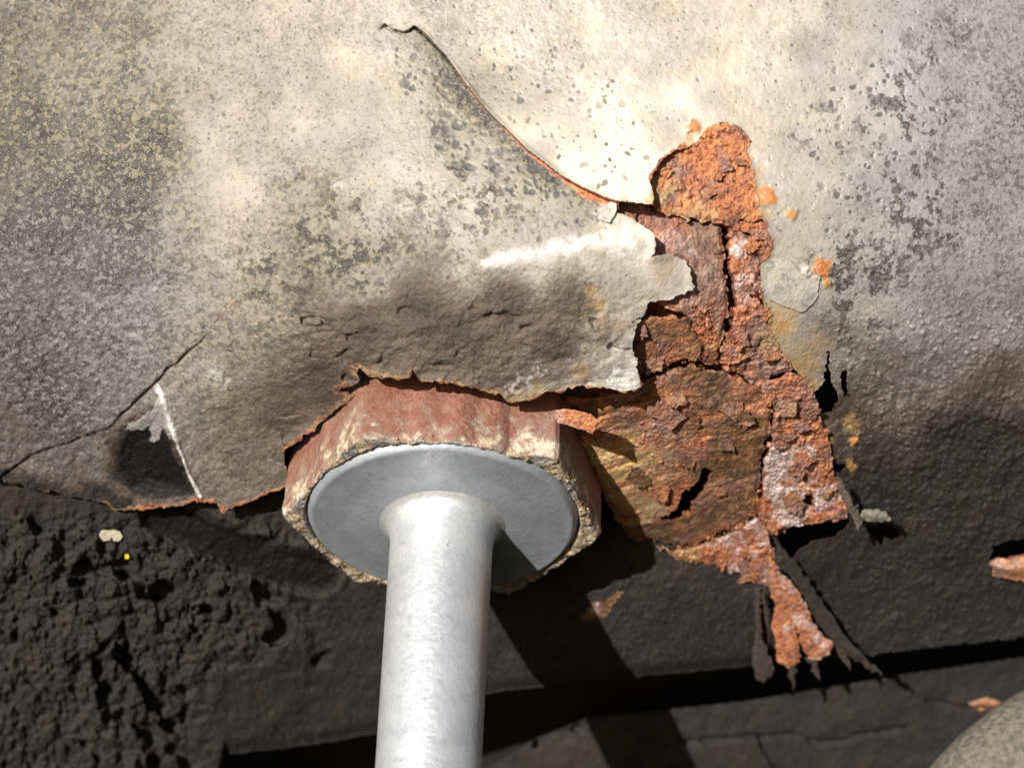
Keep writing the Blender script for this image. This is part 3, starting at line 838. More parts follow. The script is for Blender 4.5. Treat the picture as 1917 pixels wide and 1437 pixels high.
def lumpy(x, y):
    left = smooth(900, 500, x) * smooth(925, 1010, y)
    n = fbm(x, y, 44, 51, 4)
    wx = x + 8 * fbm(x, y, 26, 152, 2)
    wy = y + 8 * fbm(x, y, 26, 153, 2)
    cav = np.clip(fbm(wx * 0.8, wy, 54, 52, 3, 0.5) - 0.2, 0, 0.4)
    bil = np.abs(vnoise(wx, wy, 40, 154)) + 0.5 * np.abs(vnoise(wx, wy, 19, 155))
    z = left * (16 * n + 44 * bil - 210 * cav + 10 * fbm(x, y, 12, 55, 4, 0.7))
    z = z * (0.35 + 0.65 * smooth(700, 330, x))
    z = z * (1 - 0.75 * smooth(1180, 1330, y) * smooth(240, 460, x))
    return z


SMEAR = [(300, 965), (340, 985), (400, 1010), (460, 1040), (530, 1062), (600, 1075)]
U_CRACK = [(228, 1215), (262, 1265), (292, 1302), (305, 1345), (318, 1365)]


def z_under(x, y):
    z = ZU(x, y) + lumpy(x, y)
    ds, us = dist_line(SMEAR, x, y, 70, param=True)
    sm = 1 - smooth(20, 44, ds)
    z = z * (1 - sm) + (ZU(x, y) - 18 + 3 * fbm(x, y, 40, 56, 2)) * sm
    z = z + 6 * np.exp(-((ds - 46) / 8) ** 2)
    dc = dist_line(U_CRACK, x, y, 40)
    z = z - 48 * (1 - smooth(1, 17, dc + 26 * fbm(x, y, 24, 57, 4)))
    z = z + 5 * fbm(x, y, 60, 58, 3) + 3.2 * fbm(x, y, 13, 59, 4, 0.7)
    z = z + 7 * smooth(880, 1000, x) * np.clip(fbm(x, y, 20, 60, 3), 0, 1) * smooth(1260, 1120, y)
    z = z + 3.5 * stamp(x, y, PIMP2)
    # folded-under lower rim
    e = np.interp(x, [-150, 400, 420, 700, 915, 1400, 1917, 2060], [1600, 1500, 1410, 1372, 1295, 1246, 1193, 1180])
    z = z - 22 * smooth(e - 34, e, y) ** 2
    return z


def w_under(x, y):
    ds, us = dist_line(SMEAR, x, y, 70, param=True)
    sm = 1 - smooth(18, 42, ds + 8 * fbm(x, y, 40, 54, 3))
    dl = dist_line(BED, x, y, 60, closed=True)
    och = 0.5 * (1 - smooth(4, 50, dl)) * np.clip(0.5 + fbm(x, y, 40, 65, 3), 0, 1)
    och = och * smooth(1120, 1180, x)
    rust = blob(x, y, 130, 1030, 20, 0.8) * 0.0
    rp = inside([(1090, 1155), (1100, 1135), (1135, 1118), (1168, 1105), (1160, 1125), (1135, 1150), (1105, 1168)], x + 8 * fbm(x, y, 20, 66), y + 8 * fbm(x, y, 20, 67))
    rust = np.where(rp, 0.9, rust)
    salt = np.where(rp, 0.5 * blob(x, y, 1112, 1140, 16), 0)
    coat = np.clip(1.06 + 0.06 * fbm(x, y, 90, 68, 3), 0, 1.09) + 0.5 * sm
    return (rust, coat, 0.5, salt), (och * 0.6, 0.0, 0.0, 0.1 + 0.5 * sm)


def z_rear(x, y):
    z = ZR(x, y) + 10 * fbm(x, y, 120, 81, 3) + 5 * fbm(x, y, 26, 82, 4, 0.65)
    for pl, wd, dp in (([(1280, 1388), (1330, 1384), (1400, 1378), (1480, 1374), (1530, 1388), (1580, 1386), (1600, 1376), (1700, 1360)], 4, 22), ([(1425, 1378), (1432, 1400), (1445, 1425), (1462, 1455)], 4, 24), ([(1735, 1312), (1770, 1318), (1820, 1326), (1880, 1328)], 4, 20)):
        d = dist_line(pl, x, y, 40)
        z = z - dp * (1 - smooth(wd * 0.4, wd * 1.9, d + 5 * fbm(x, y, 24, 83, 2)))
    for bx, by, r in ((1033, 1365, 12), (1080, 1364, 12), (1005, 1393, 8), (1060, 1352, 7)):
        z = z - 34 * (1 - smooth(0.5, 1.1, (np.hypot(x - bx, (y - by) * 1.2) + 9 * fbm(x, y, 14, 85, 2)) / r))
    return z


def w_rear(x, y):
    pale = blob(x, y, 1030, 1400, 120, 0.6) * 0.3 + blob(x, y, 1500, 1400, 120, 0.7) * 0.15
    return (0.0, 1.07 - 0.25 * pale + 0.05 * fbm(x, y, 120, 84, 3), 0.6, 0.0), (0.12 * blob(x, y, 1500, 1365, 60, 0.7), 0.0, 0.0, 0.3)


# ------------------------------------------------------------------ the car underbody
body = thing("car_underbody", "weathered cream painted car underbody torn open by orange rust", "car underbody", (0, 0, -0.03))
body.location = (0, 0, 0)

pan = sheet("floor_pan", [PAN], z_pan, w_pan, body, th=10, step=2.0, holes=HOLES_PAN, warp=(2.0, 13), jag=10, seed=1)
pan["label"] = "cream and grey painted floor pan with a long open seam"

UNDER = [(-330, 850), (-150, 870), (300, 900), (500, 800), (700, 760), (1000, 850), (1090, 960), (1180, 990), (1300, 1010), (1440, 960), (1600, 940), (1700, 1000), (1760, 1190), (1700, 1210), (1610, 1224), (1400, 1246), (1150, 1271), (915, 1296), (700, 1373), (560, 1396), (420, 1412), (400, 1500), (380, 1680), (-330, 1680)]
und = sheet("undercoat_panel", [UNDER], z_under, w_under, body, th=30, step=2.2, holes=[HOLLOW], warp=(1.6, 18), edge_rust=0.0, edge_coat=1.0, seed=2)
und["label"] = "lumpy black undercoated panel below the torn skin"

REAR = [(300, 1600), (700, 1530), (880, 1450), (930, 1426), (1000, 1384), (1100, 1344), (1400, 1312), (1700, 1262), (1917, 1230), (2240, 1190), (2240, 1680), (300, 1680)]
sheet("rear_panel", [REAR], z_rear, w_rear, body, th=20, step=3.0, warp=None, edge_rust=0.0, edge_coat=1.0, seed=3)["label"] = "dark recessed panel far behind the lower edge"
# dark sheet added to give darkness behind the panels, seen only through holes
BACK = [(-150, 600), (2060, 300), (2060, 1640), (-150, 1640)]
sheet("dark_backing", [BACK], lambda x, y: np.minimum(ZU(x, y), 0) * 1.0 - 520 + 6 * fbm(x, y, 80, 95, 3), lambda x, y: ((0.0, 1.2, 0.8, 0.0), (0.0, 0.0, 0.0, 0.2)), body, th=20, step=16, warp=None, relax=0, edge_rust=0.0, edge_coat=1.0)


def z_bed(x, y):
    return ZC(x, y) - 75 + 7 * fbm(x, y, 40, 101, 4) + 5 * fbm(x, y, 10, 102, 3)


sheet("rust_bed", [BED], z_bed, lambda x, y: ((1.0, 0.25 + 0.4 * fbm(x, y, 60, 103, 3), 0.0, 0.0), (0.15 + 0.5 * fbm(x, y, 80, 104, 3), 0.0, 0.0, 0.2)), body, th=24, step=3.0, holes=[GASH], seed=4)


def plate(name, poly, off, seed, rough=4.0, coat=0.0, salt=0.0, ochre=0.0, strata=0.0, holes=(), tilt=(0, 0), th=60, wfun=None, label=None, gloss=0.3, rust=1.0, curl=0.0, purple=0.0):
    c = np.array(poly, float).mean(0)

    def zf(x, y):
        z = ZC(x, y) + off + tilt[0] * (x - c[0]) + tilt[1] * (y - c[1])
        z = z + rough * (1.3 * fbm(x, y, 36, seed * 7 + 1, 4) + 0.8 * fbm(x, y, 9, seed * 7 + 2, 3) + 1.5 * np.abs(vnoise(x, y, 9, seed * 7 + 3)) + 1.2 * smooth(0.12, 0.4, fbm(x, y, 13, seed * 7 + 9, 2)))
        if strata:
            sy = y + 0.32 * x + 26 * fbm(x, y, 120, seed * 7 + 3, 3)
            am = np.clip(0.55 + 1.2 * fbm(x, y, 90, seed * 7 + 11, 3), 0.1, 1.3)
            z = z + strata * am * (fbm(x * 0.2 + 0.1 * y, sy, 34, seed * 7 + 4, 5, 0.68) * 1.5 - 1.0 * smooth(0.3, 0.45, ridged(x * 0.22, sy, 48, seed * 7 + 5, 3) * 0.6 + 0.35 * fbm(x, y, 40, seed, 3)))
        d = dist_line(poly, x, y, 30, closed=True)
        z = z - 5 * (1 - smooth(0, 7, d)) + curl * (1 - smooth(0, 26, d)) ** 2 * np.clip(0.4 + fbm(x, y, 50, seed + 3, 2), 0, 1)
        return z

    def wf(x, y):
        co = coat + 0.5 * fbm(x, y, 55, seed * 7 + 5, 4) if coat else 0.25 * fbm(x, y, 55, seed * 7 + 5, 3)
        if strata:
            sy = y + 0.32 * x + 26 * fbm(x, y, 120, seed * 7 + 3, 3)
            co = co + 0.5 * fbm(x * 0.12, sy, 18, seed * 7 + 6, 3)
        oc = ochre + 0.6 * fbm(x, y, 60, seed * 7 + 6, 4) if ochre else np.zeros(x.shape)
        sa = salt + 0.6 * fbm(x, y, 40, seed * 7 + 8, 3) if salt else np.zeros(x.shape)
        pu = purple + 0.9 * fbm(x, y, 48, seed * 7 + 12, 4) if purple else np.zeros(x.shape)
        if wfun:
            co, oc, sa = wfun(x, y, co, oc, sa)
        return (rust, co, 0.0, sa), (oc, 0.0, 0.0, gloss), (0.0, pu)
    o = sheet(name, [poly], zf, wf, body, th=th, step=2.0, holes=holes, warp=(3.6, 19), jag=14, relax=1, seed=seed, edge_rust=1.0, edge_coat=0.2)
    if label:
        o["label"] = label
    return o


P_UPPER = [(1215, 330), (1230, 285), (1262, 272), (1312, 262), (1330, 238), (1352, 232), (1380, 234), (1400, 256), (1402, 290), (1416, 320), (1422, 388), (1448, 440), (1446, 478), (1430, 492), (1425, 450), (1362, 424), (1352, 416), (1296, 410), (1240, 400), (1215, 384)]
plate("rust_plate", P_UPPER, 20, 201, rough=3.6, purple=0.28, gloss=0.35, ochre=0.02, label="blistered orange rust patch at the top of the tear",
      wfun=lambda x, y, c, o, s: (c - 0.2, 0.6 * blob(x, y, 1290, 385, 48, 0.6) * np.clip(0.6 + fbm(x, y, 20, 5, 3), 0, 1) + 0.5 * blob(x, y, 1245, 345, 30, .6) + 0.3 * fbm(x, y, 26, 9, 3), s))
P_SMOOTH = [(1100, 345), (1165, 358), (1232, 392), (1296, 412), (1350, 420), (1353, 460), (1357, 500), (1362, 540), (1362, 575), (1357, 610), (1349, 640), (1344, 672), (1322, 656), (1302, 626), (1290, 590), (1215, 562), (1180, 520), (1130, 440)]
plate("rust_plate", P_SMOOTH, 4, 202, rough=1.8, purple=0.5, gloss=0.55, label="smooth purple brown plate left of the long vertical crack",
      wfun=lambda x, y, c, o, s: (0.55 * blob(x, y, 1310, 465, 55, 0.5) + 0.4 * blob(x, y, 1330, 540, 40, .5) + 0.2 * fbm(x, y, 30, 6, 3), o, 0.35 * blob(x, y, 1330, 500, 70, 0.6) + 0.35 * blob(x, y, 1240, 450, 40, .6)))
P_STRIPE = [(1150, 590), (1206, 596), (1216, 590), (1288, 590), (1297, 612), (1318, 640), (1346, 664), (1347, 682), (1320, 680), (1292, 672), (1252, 684), (1214, 696), (1196, 690), (1150, 690)]
plate("rust_plate", P_STRIPE, 6, 203, rough=1.6, coat=0.62, strata=5.0, label="olive brown grained plate above the torn corner", tilt=(0, -.05))
P_COL = [(1364, 424), (1428, 448), (1452, 470), (1442, 494), (1428, 505), (1424, 560), (1448, 596), (1442, 612), (1466, 655), (1484, 690), (1450, 706), (1414, 718), (1396, 706), (1362, 690), (1356, 684), (1358, 650), (1370, 610), (1377, 575), (1370, 520)]
plate("rust_plate", P_COL, 14, 204, rough=4.6, purple=0.35, coat=0.05, salt=0.12, gloss=0.4, label="crumbly red rust column right of the long vertical crack",
      wfun=lambda x, y, c, o, s: (c + 0.4 * blob(x, y, 1400, 650, 40, .5), 0.5 * blob(x, y, 1455, 630, 40, 0.6), 0.55 * blob(x, y, 1405, 540, 40, .5) + 0.8 * blob(x, y, 1385, 465, 18, .5)))
P_BIG = [(1060, 740), (1120, 745), (1200, 720), (1214, 706), (1255, 692), (1294, 680), (1322, 690), (1352, 692), (1364, 698), (1398, 712), (1422, 722), (1446, 762), (1441, 790), (1436, 822), (1424, 858), (1420, 900), (1416, 960), (1380, 985), (1330, 1004), (1290, 1024), (1236, 1012), (1180, 1004), (1155, 975), (1118, 890), (1082, 806), (1040, 780)]


def w_big(x, y, c, o, s):
    yel = smooth(1340, 1180, x) * smooth(770, 850, y) * smooth(1020, 930, y)
    rough_patch = blob(x, y, 1240, 810, 34, .5) + 0.8 * blob(x, y, 1190, 880, 40, .5) + 0.7 * blob(x, y, 1300, 850, 30, .6) + .6 * blob(x, y, 1280, 740, 40, .6)
    dark = 0.35 + 0.5 * blob(x, y, 1375, 850, 60, .5) + 0.4 * blob(x, y, 1300, 715, 50, .5) + .5 * blob(x, y, 1200, 1000, 50, .6)
    return c * 0.8 + dark - 0.7 * rough_patch - 0.4 * yel, (0.75 + 0.7 * fbm(x * 0.3, y + .3 * x, 22, 8, 3)) * yel + 0.1 * fbm(x, y, 30, 9), 0.5 * blob(x, y, 1250, 775, 26, .6) + 0.3 * blob(x, y, 1140, 770, 30, .5)


plate("rust_plate", P_BIG, 8, 205, rough=2.0, purple=0.3, coat=0.25, strata=6.5, holes=[GASH], wfun=w_big, gloss=0.3, label="large brown and ochre grained plate beside the hexagon nut")
P_GRAN = [(1424, 724), (1412, 716), (1452, 708), (1486, 692), (1520, 728), (1536, 765), (1544, 800), (1556, 840), (1556, 885), (1568, 915), (1584, 955), (1582, 970), (1540, 975), (1480, 985), (1444, 1002), (1424, 962), (1428, 900), (1432, 862), (1446, 824), (1452, 770)]
SLOT = [(1494, 940), (1506, 934), (1514, 914), (1526, 936), (1522, 948), (1506, 946)]
SLOT2 = [(1454, 684), (1466, 678), (1490, 684), (1492, 700), (1478, 696), (1462, 700)]
plate("rust_plate", P_GRAN, 12, 206, rough=5.6, purple=0.3, coat=0.05, salt=0.02, gloss=0.45, holes=[SLOT, SLOT2], curl=14, label="granular orange rust slab streaked with white salt",
      wfun=lambda x, y, c, o, s: (c - .1, 0.35 * blob(x, y, 1480, 890, 25, .6), (0.95 + 0.9 * fbm(x, y, 26, 14, 3)) * np.maximum.reduce([blob(x, y, 1460, 860, 34, .6), blob(x, y, 1445, 920, 26, .5), blob(x, y, 1480, 955, 46, .5), blob(x, y, 1545, 930, 26, .5), blob(x, y, 1500, 850, 26, .6)])))
P_FOOT = [(1230, 1022), (1290, 1028), (1334, 1010), (1384, 990), (1418, 966), (1440, 1006), (1450, 1020), (1448, 1060), (1452, 1102), (1420, 1092), (1380, 1074), (1330, 1058), (1270, 1046)]
plate("rust_plate", P_FOOT, 12, 207, rough=4.0, purple=0.2, gloss=0.4, label="pale pink rust wedge running down to the hanging strips",
      wfun=lambda x, y, c, o, s: (c - 0.1, 0.5 * blob(x, y, 1270, 1030, 36, .5), 0.5 * smooth(1300, 1400, x) + 0.5 * fbm(x, y, 30, 15, 3)))

# thin broken flakes lying over the plates
fr = np.random.default_rng(830)
for poly, cnt, off, rmin, rmax, cf in ((P_UPPER, 6, 30, 14, 30, .1), (P_COL, 11, 24, 12, 28, .15), (P_GRAN, 14, 24, 12, 30, .15), (P_BIG, 13, 14, 16, 44, .6), (P_STRIPE, 3, 12, 14, 26, .6), (P_SMOOTH, 4, 10, 16, 30, .3), (P_FOOT, 4, 18, 12, 26, .1)):
    sh_ = np.array(poly, float)
    sh_ = sh_.mean(0) + (sh_ - sh_.mean(0)) * 0.86
    for c_ in pts_in(sh_, cnt, int(fr.integers(1, 9999))):
        R_ = rmin + (rmax - rmin) * fr.random() ** 1.6
        nn = int(fr.integers(5, 9))
        an = np.sort(fr.random(nn)) * 6.283
        an = np.linspace(0, 6.283, nn, endpoint=False) * 0.6 + an * 0.4
        ra = R_ * (0.5 + 0.75 * fr.random(nn))
        fp = [(c_[0] + r * math.cos(t), c_[1] + 0.8 * r * math.sin(t)) for r, t in zip(ra, an)]
        tx, ty = fr.normal(0, 0.26, 2)
        sd = int(fr.integers(10, 900))
        pu_, co_, oc_ = fr.random() * 0.7, cf * (0.5 + fr.random()), (fr.random() < 0.25) * 0.3
        zf_ = lambda x, y, c_=c_, tx=tx, ty=ty, off=off, sd=sd, fp=fp: ZC(c_[0], c_[1]) + 0.75 * (ZC(x, y) - ZC(c_[0], c_[1])) + off + 2 + tx * (x - c_[0]) + ty * (y - c_[1]) + 3 * fbm(x, y, 20, sd, 3) + 2.2 * fbm(x, y, 7, sd + 1, 2)
        wf_ = lambda x, y, pu_=pu_, co_=co_, oc_=oc_, sd=sd: ((1.0, co_ + 0.4 * fbm(x, y, 30, sd + 2, 3), 0.0, 0.0), (oc_ + 0.2 * fbm(x, y, 20, sd + 3, 2), 0, 0, 0.35), (0, pu_ + 0.5 * fbm(x, y, 24, sd + 4, 3)))
        sheet("rust_flake", [fp], zf_, wf_, body, th=7, step=1.9, warp=(1.6, 9), jag=9, relax=1, seed=sd, edge_rust=1.0, edge_coat=0.5)

# strips of steel hanging off below the wedge
ZT = TPS([(1440, 1000, -215), (1455, 1090, -300), (1480, 1245, -440), (1540, 1210, -420), (1420, 1270, -470), (1620, 1235, -430), (1560, 1000, -215), (1420, 1100, -330)])


def strip(poly, off, seed, rust, coat, salt, label, curv=0.0):
    p = np.array(poly, float)

    def zf(x, y):
        mid = np.interp(y, p[:, 1].min() + np.array([0, 1]) * np.ptp(p[:, 1]), [0, 1])
        d = dist_line(poly, x, y, 20, closed=True)
        return ZT(x, y) + off + curv * smooth(0, 11, d) + 3 * fbm(x, y, 24, seed, 3) + 2.2 * fbm(x, y, 8, seed + 1, 3)

    def wf(x, y):
        return (rust + 0.3 * fbm(x, y, 30, seed + 2, 3), coat, 0.4, salt + (0.8 * fbm(x, y, 26, seed + 3, 3) if salt else 0.0)), (0.1, 0, 0, 0.3)
    o = sheet("hanging_strip", [poly], zf, wf, body, th=9, step=1.7, warp=(1.6, 12), jag=9, relax=1, seed=seed % 50, edge_rust=0.5, edge_coat=0.8)
    o["label"] = label
    return o


strip([(1440, 1040), (1458, 1060), (1466, 1100), (1482, 1150), (1500, 1228), (1492, 1244), (1470, 1248), (1456, 1240), (1448, 1190), (1444, 1168), (1450, 1135), (1440, 1096)], 6, 301, 1.0, 0.0, 0.12, "rusty hanging strip, the wider left one", 6)
strip([(1456, 1070), (1472, 1078), (1496, 1110), (1522, 1165), (1558, 1208), (1552, 1222), (1530, 1236), (1512, 1228), (1492, 1185), (1472, 1125)], 14, 302, 1.0, 0.0, 0.24, "rusty hanging strip with a pale upper half", 7)
strip([(1448, 1000), (1470, 1030), (1490, 1052), (1524, 1102), (1556, 1148), (1590, 1200), (1622, 1232), (1600, 1236), (1560, 1205), (1530, 1165), (1505, 1115), (1476, 1072), (1452, 1056)], 22, 303, 0.0, 0.95, 0.0, "grey undercoated strip leaning to the right", 5)
strip([(1412, 1098), (1428, 1098), (1424, 1150), (1428, 1200), (1448, 1245), (1444, 1266), (1428, 1280), (1414, 1262), (1408, 1240), (1414, 1180)], -12, 304, 0.0, 0.9, 0.0, "short grey strip hanging at the far left", 6)
strip([(1566, 888), (1574, 896), (1590, 925), (1604, 950), (1614, 978), (1606, 994), (1598, 972), (1582, 948), (1570, 920)], 66, 305, 0.0, 0.55, 0.0, "thin torn grey splinter along the edge of the pan", 3)
strip([(1606, 964), (1617, 953), (1641, 954), (1661, 960), (1668, 969), (1652, 978), (1624, 974)], 62, 306, 0.0, 0.2, 0.0, "small pale flake curling off the pan edge", 5)

for sp_, off_, sd_ in (([(1428, 1088), (1438, 1150), (1443, 1214), (1434, 1165), (1424, 1112)], 4, 311), ([(1474, 1240), (1492, 1244), (1486, 1292), (1478, 1264)], 6, 312), ([(1556, 1186), (1582, 1214), (1594, 1256), (1572, 1228)], 12, 313), ([(1598, 1220), (1618, 1230), (1654, 1264), (1622, 1250)], 14, 314), ([(1508, 1226), (1530, 1236), (1536, 1276), (1522, 1252)], 5, 315)):
    strip(sp_, off_, sd_, 0.0, 0.9, 0.0, "thin dark splinter among the hanging strips", 3)

# leaf of rust folded out beside the nut
LEAF = [(1034, 768), (1060, 764), (1098, 770), (1119, 785), (1113, 800), (1110, 811), (1086, 804), (1062, 794), (1044, 794)]
ZL = TPS([(1034, 770, 150), (1120, 785, 165), (1110, 811, 158), (1040, 800, 140), (1070, 765, 160)])
lf = sheet("rust_flake", [LEAF], lambda x, y: ZL(x, y) + 3 * fbm(x, y, 30, 311, 3), lambda x, y: ((1.0, -0.1, 0.0, 0.25 + 0.5 * fbm(x, y, 40, 312, 2)), (0, 0, 0, 0.6)), body, th=7, step=1.8, warp=(1.6, 10), seed=9)
lf["label"] = "red rust leaf folded out beside the nut"
# small raised paint flakes on the panel right of the rust
for i, (poly, dz, lab) in enumerate((
        ([(1424, 492), (1450, 484), (1495, 487), (1520, 500), (1535, 520), (1530, 560), (1505, 585), (1492, 582), (1470, 575), (1440, 560), (1426, 545)], 4, "pale grey paint flake with an orange spot"),
        ([(1140, 378), (1154, 380), (1150, 402), (1142, 420), (1118, 408), (1120, 392)], 7, "white paint flake at the end of the seam"))):
    fl = sheet("paint_flake", [poly], lambda x, y, dz=dz: z_pan(x, y) + dz, lambda x, y: ((0.0, -0.3, 0.12 + 0.3 * fbm(x, y, 24, 320, 3), 0.0), (0.9 * blob(x, y, 1537, 502, 15) + 0.35 * blob(x, y, 1480, 580, 26, .6), 0.6 * (fbm(x, y, 9, 321, 2) > 0.26), 0.15, 0.5)), body, th=5, step=2.0, warp=(1.6, 12), seed=20 + i, edge_rust=0.3)
    fl["label"] = lab

# orange rusty lump inside the hole at the right edge
ZO = TPS([(1850, 1050, -330), (1950, 1040, -320), (1950, 1085, -360), (1860, 1085, -365)])
OR = [(1848, 1052), (1862, 1044), (1890, 1046), (1920, 1038), (1960, 1032), (1960, 1080), (1920, 1088), (1888, 1084), (1858, 1076)]
sheet("rust_patch", [OR], lambda x, y: ZO(x, y) + 26 * smooth(0, 22, dist_line(OR, x, y, 30, closed=True)) + 6 * fbm(x, y, 20, 331, 3), lambda x, y: ((1.0, -0.3, 0, 0.4 * blob(x, y, 1870, 1055, 22)), (0.35, 0, 0, 0.4)), body, th=30, step=2.0, seed=31)["label"] = "orange rust showing inside the hole at the right edge"
OR2 = [(1812, 1318), (1824, 1308), (1850, 1305), (1874, 1314), (1880, 1322), (1850, 1328), (1822, 1326)]
sheet("rust_patch", [OR2], lambda x, y: z_rear(x, y) + 4 + 16 * smooth(0, 12, dist_line(OR2, x, y, 30, closed=True)) + 5 * fbm(x, y, 12, 332, 3), lambda x, y: ((1.0, -0.3, 0, 0), (0.35, 0, 0, 0.3)), body, th=12, step=1.8, seed=32)["label"] = "small orange rust blister on the recessed panel"

# loose crumbs of rust
gx = []
for poly, n, s in (([(1225, 330), (1320, 275), (1390, 260), (1405, 400), (1240, 395)], 300, 1), ([(1384, 440), (1440, 460), (1420, 600), (1460, 690), (1390, 680)], 330, 2),
                   ([(1290, 570), (1338, 560), (1332, 640), (1310, 630)], 80, 3), ([(1440, 720), (1520, 735), (1545, 850), (1500, 950), (1430, 950)], 480, 4),
                   ([(1190, 790), (1290, 790), (1310, 870), (1190, 880)], 170, 5), ([(1270, 1020), (1420, 970), (1440, 1060), (1300, 1040)], 260, 6),
                   ([(1190, 650), (1340, 600), (1345, 670), (1200, 690)], 90, 8), ([(1380, 940), (1425, 900), (1425, 1000), (1340, 1000)], 110, 9)):
    p = pts_in(poly, n, 400 + s)
    if s == 7:
        z = np.interp(p[:, 1], [735, 764], [185, 165])
    else:
        z = ZC(p[:, 0], p[:, 1]) + 9
    z = z - 2
    r = 1.0 + 2.9 * np.random.default_rng(500 + s).random(n) ** 3
    gx.append((unproj(p[:, 0], p[:, 1], z), r * S))
grains("rust_crumbs", np.vstack([g[0] for g in gx]), np.concatenate([g[1] for g in gx]), M_CRUMB, body)
# ------------------------------------------------------------------ nut and pin
NRM = Vector((-0.026, -0.803, 0.594)).normalized()      # axis of the pin, pointing towards the viewer
XA = Vector((1, 0, 0)) - NRM * NRM.x
XA.normalize()
WA = XA.cross(NRM) * -1.0
if WA.z < 0:
    WA = -WA
C0 = Vector((829 - CX, CY - 972, 0))
nN, nX, nW, nC = (np.array(v) for v in (NRM, XA, WA, C0))


def axis_pts(phi, r, h):
    phi, r, h = np.broadcast_arrays(phi, r, h)
    return (nC + r[..., None] * (np.cos(phi)[..., None] * nX + np.sin(phi)[..., None] * nW) + h[..., None] * nN) * S


def lathe(name, prof, seg, mat, parent, wob=0.0):
    prof = np.array(prof, float)
    ph = np.linspace(0, 2 * math.pi, seg, endpoint=False)
    P, R = np.meshgrid(ph, prof[:, 0], indexing='ij')
    _, H = np.meshgrid(ph, prof[:, 1], indexing='ij')
    if wob:
        R = R + wob * fbm(P * 60, H, 25, 9, 3)
    co = axis_pts(P, R, H).reshape(-1, 3)
    n, k = P.shape
    i = np.arange(n)[:, None]
    j = np.arange(k - 1)[None]
    i2 = (i + 1) % n
    q = np.stack([i * k + j, i2 * k + j, i2 * k + j + 1, i * k + j + 1], -1).reshape(-1, 4)
    rr = (R + 26 * fbm(R * np.cos(P), R * np.sin(P), 70, 19, 3)).ravel()
    wa = np.zeros((len(co), 4))
    wa[:, 0] = smooth(186, 160, rr) if name == "flange" else 0
    me = mesh_np(name, co, q, wa)
    return new_obj(name, me, mat, parent)


nut = thing("hexagon_nut", "rusty hexagonal nut crusted with pale dirt round the silver flange", "nut")
pin = thing("flanged_pin", "silver grey steel pin with a wide round flange", "pin")

HEX_A = np.radians([-128, -64, -9, 46, 118, 180])
HEX_R = np.array([300, 304, 304, 304, 304, 304.0])
hx = np.stack([HEX_R * np.cos(HEX_A), HEX_R * np.sin(HEX_A)], -1)


def hex_r(phi):
    """outline radius of the six-sided nut at an angle, corners slightly worn"""
    phi = (phi + math.pi) % (2 * math.pi) - math.pi
    r = np.full(phi.shape, 1e9)
    for i in range(6):
        a, b = hx[i], hx[(i + 1) % 6]
        n = np.array([b[1] - a[1], a[0] - b[0]])
        n /= np.hypot(*n)
        c = np.cos(phi) * n[0] + np.sin(phi) * n[1]
        d = a @ n
        rr = np.where(c > 0.05, d / np.maximum(c, 0.05), 1e9)
        r = np.minimum(r, rr)
    return np.maximum(np.minimum(r, 300.5), 263.0 + 3 * np.sin(phi * 23))


def build_nut():
    seg = 900
    ph = np.linspace(0, 2 * math.pi, seg, endpoint=False)
    base = hex_r(ph)
    hs = np.concatenate([np.linspace(-170, -8, 62), np.array([-5, -2.5, -1.0])])
    inn = np.linspace(0, 1, 14)
    rows_r, rows_h, rows_v = [], [], []
    arc = ph * 300
    for h in hs:
        bev = 4.0 * np.clip((h + 8) / 8, 0, 1) ** 2
        side = base - bev + 0.9 * fbm(arc, np.full(seg, h), 60, 21, 3) + 1.6 * fbm(arc, np.full(seg, h), 10, 22, 3) + 3.5 * np.clip(fbm(arc, np.full(seg, h), 30, 23, 3), 0, 1) * smooth(-40, -8, h)
        rows_r.append(side)
        rows_h.append(np.full(seg, h))
        rows_v.append(np.full(seg, h))
    last = rows_r[-1]
    for t in inn[1:]:
        r = last * (1 - t) + 255 * t
        hh = 3 + 5.0 * fbm(arc, r, 18, 24, 4) + 5 * np.clip(fbm(arc, r, 36, 25, 3), 0, 1) - 9 * smooth(0.86, 1.0, t)
        rows_r.append(r)
        rows_h.append(np.full(seg, 0.0) + hh)
        rows_v.append(np.full(seg, 4.0) + 0 * hh)
    rows_r.append(np.full(seg, 254.0))
    rows_h.append(np.full(seg, -16.0))
    rows_v.append(np.full(seg, 4.0))
    R = np.array(rows_r).T
    H = np.array(rows_h).T
    V = np.array(rows_v).T
    P = np.repeat(ph[:, None], R.shape[1], 1)
    co = axis_pts(P, R, H).reshape(-1, 3)
    n, k = R.shape
    i = np.arange(n)[:, None]
    j = np.arange(k - 1)[None]
    i2 = (i + 1) % n
    q = np.stack([i * k + j, i2 * k + j, i2 * k + j + 1, i * k + j + 1], -1).reshape(-1, 4)
    A4 = P * 300
    pale = smooth(-95, -5, V + 34 * fbm(A4, V, 34, 26, 5, 0.7)) * np.clip(0.6 + 0.9 * fbm(A4, V, 22, 27, 4, 0.7), 0, 1.0)
    face = (V > 3) * 1.0
    dust = 0.10 + 0.8 * pale + 0.3 * np.clip(fbm(A4, V, 90, 28, 3), -0.3, 1) + 0.25 * smooth(-115, -60, V) * smooth(-0.1, 0.3, fbm(A4, V, 110, 43, 2))
    dark = np.where(V > 3, smooth(0.0, 0.25, fbm(A4, R, 34, 40, 3)), smooth(-6, 2, V) * smooth(0.05, 0.25, fbm(A4, V, 26, 44, 3)))
    a = np.stack([dust, face, dark, face], -1).reshape(-1, 4)
    me = mesh_np("nut_body", co, q, a)
    return new_obj("nut_body", me, M_NUT, nut)


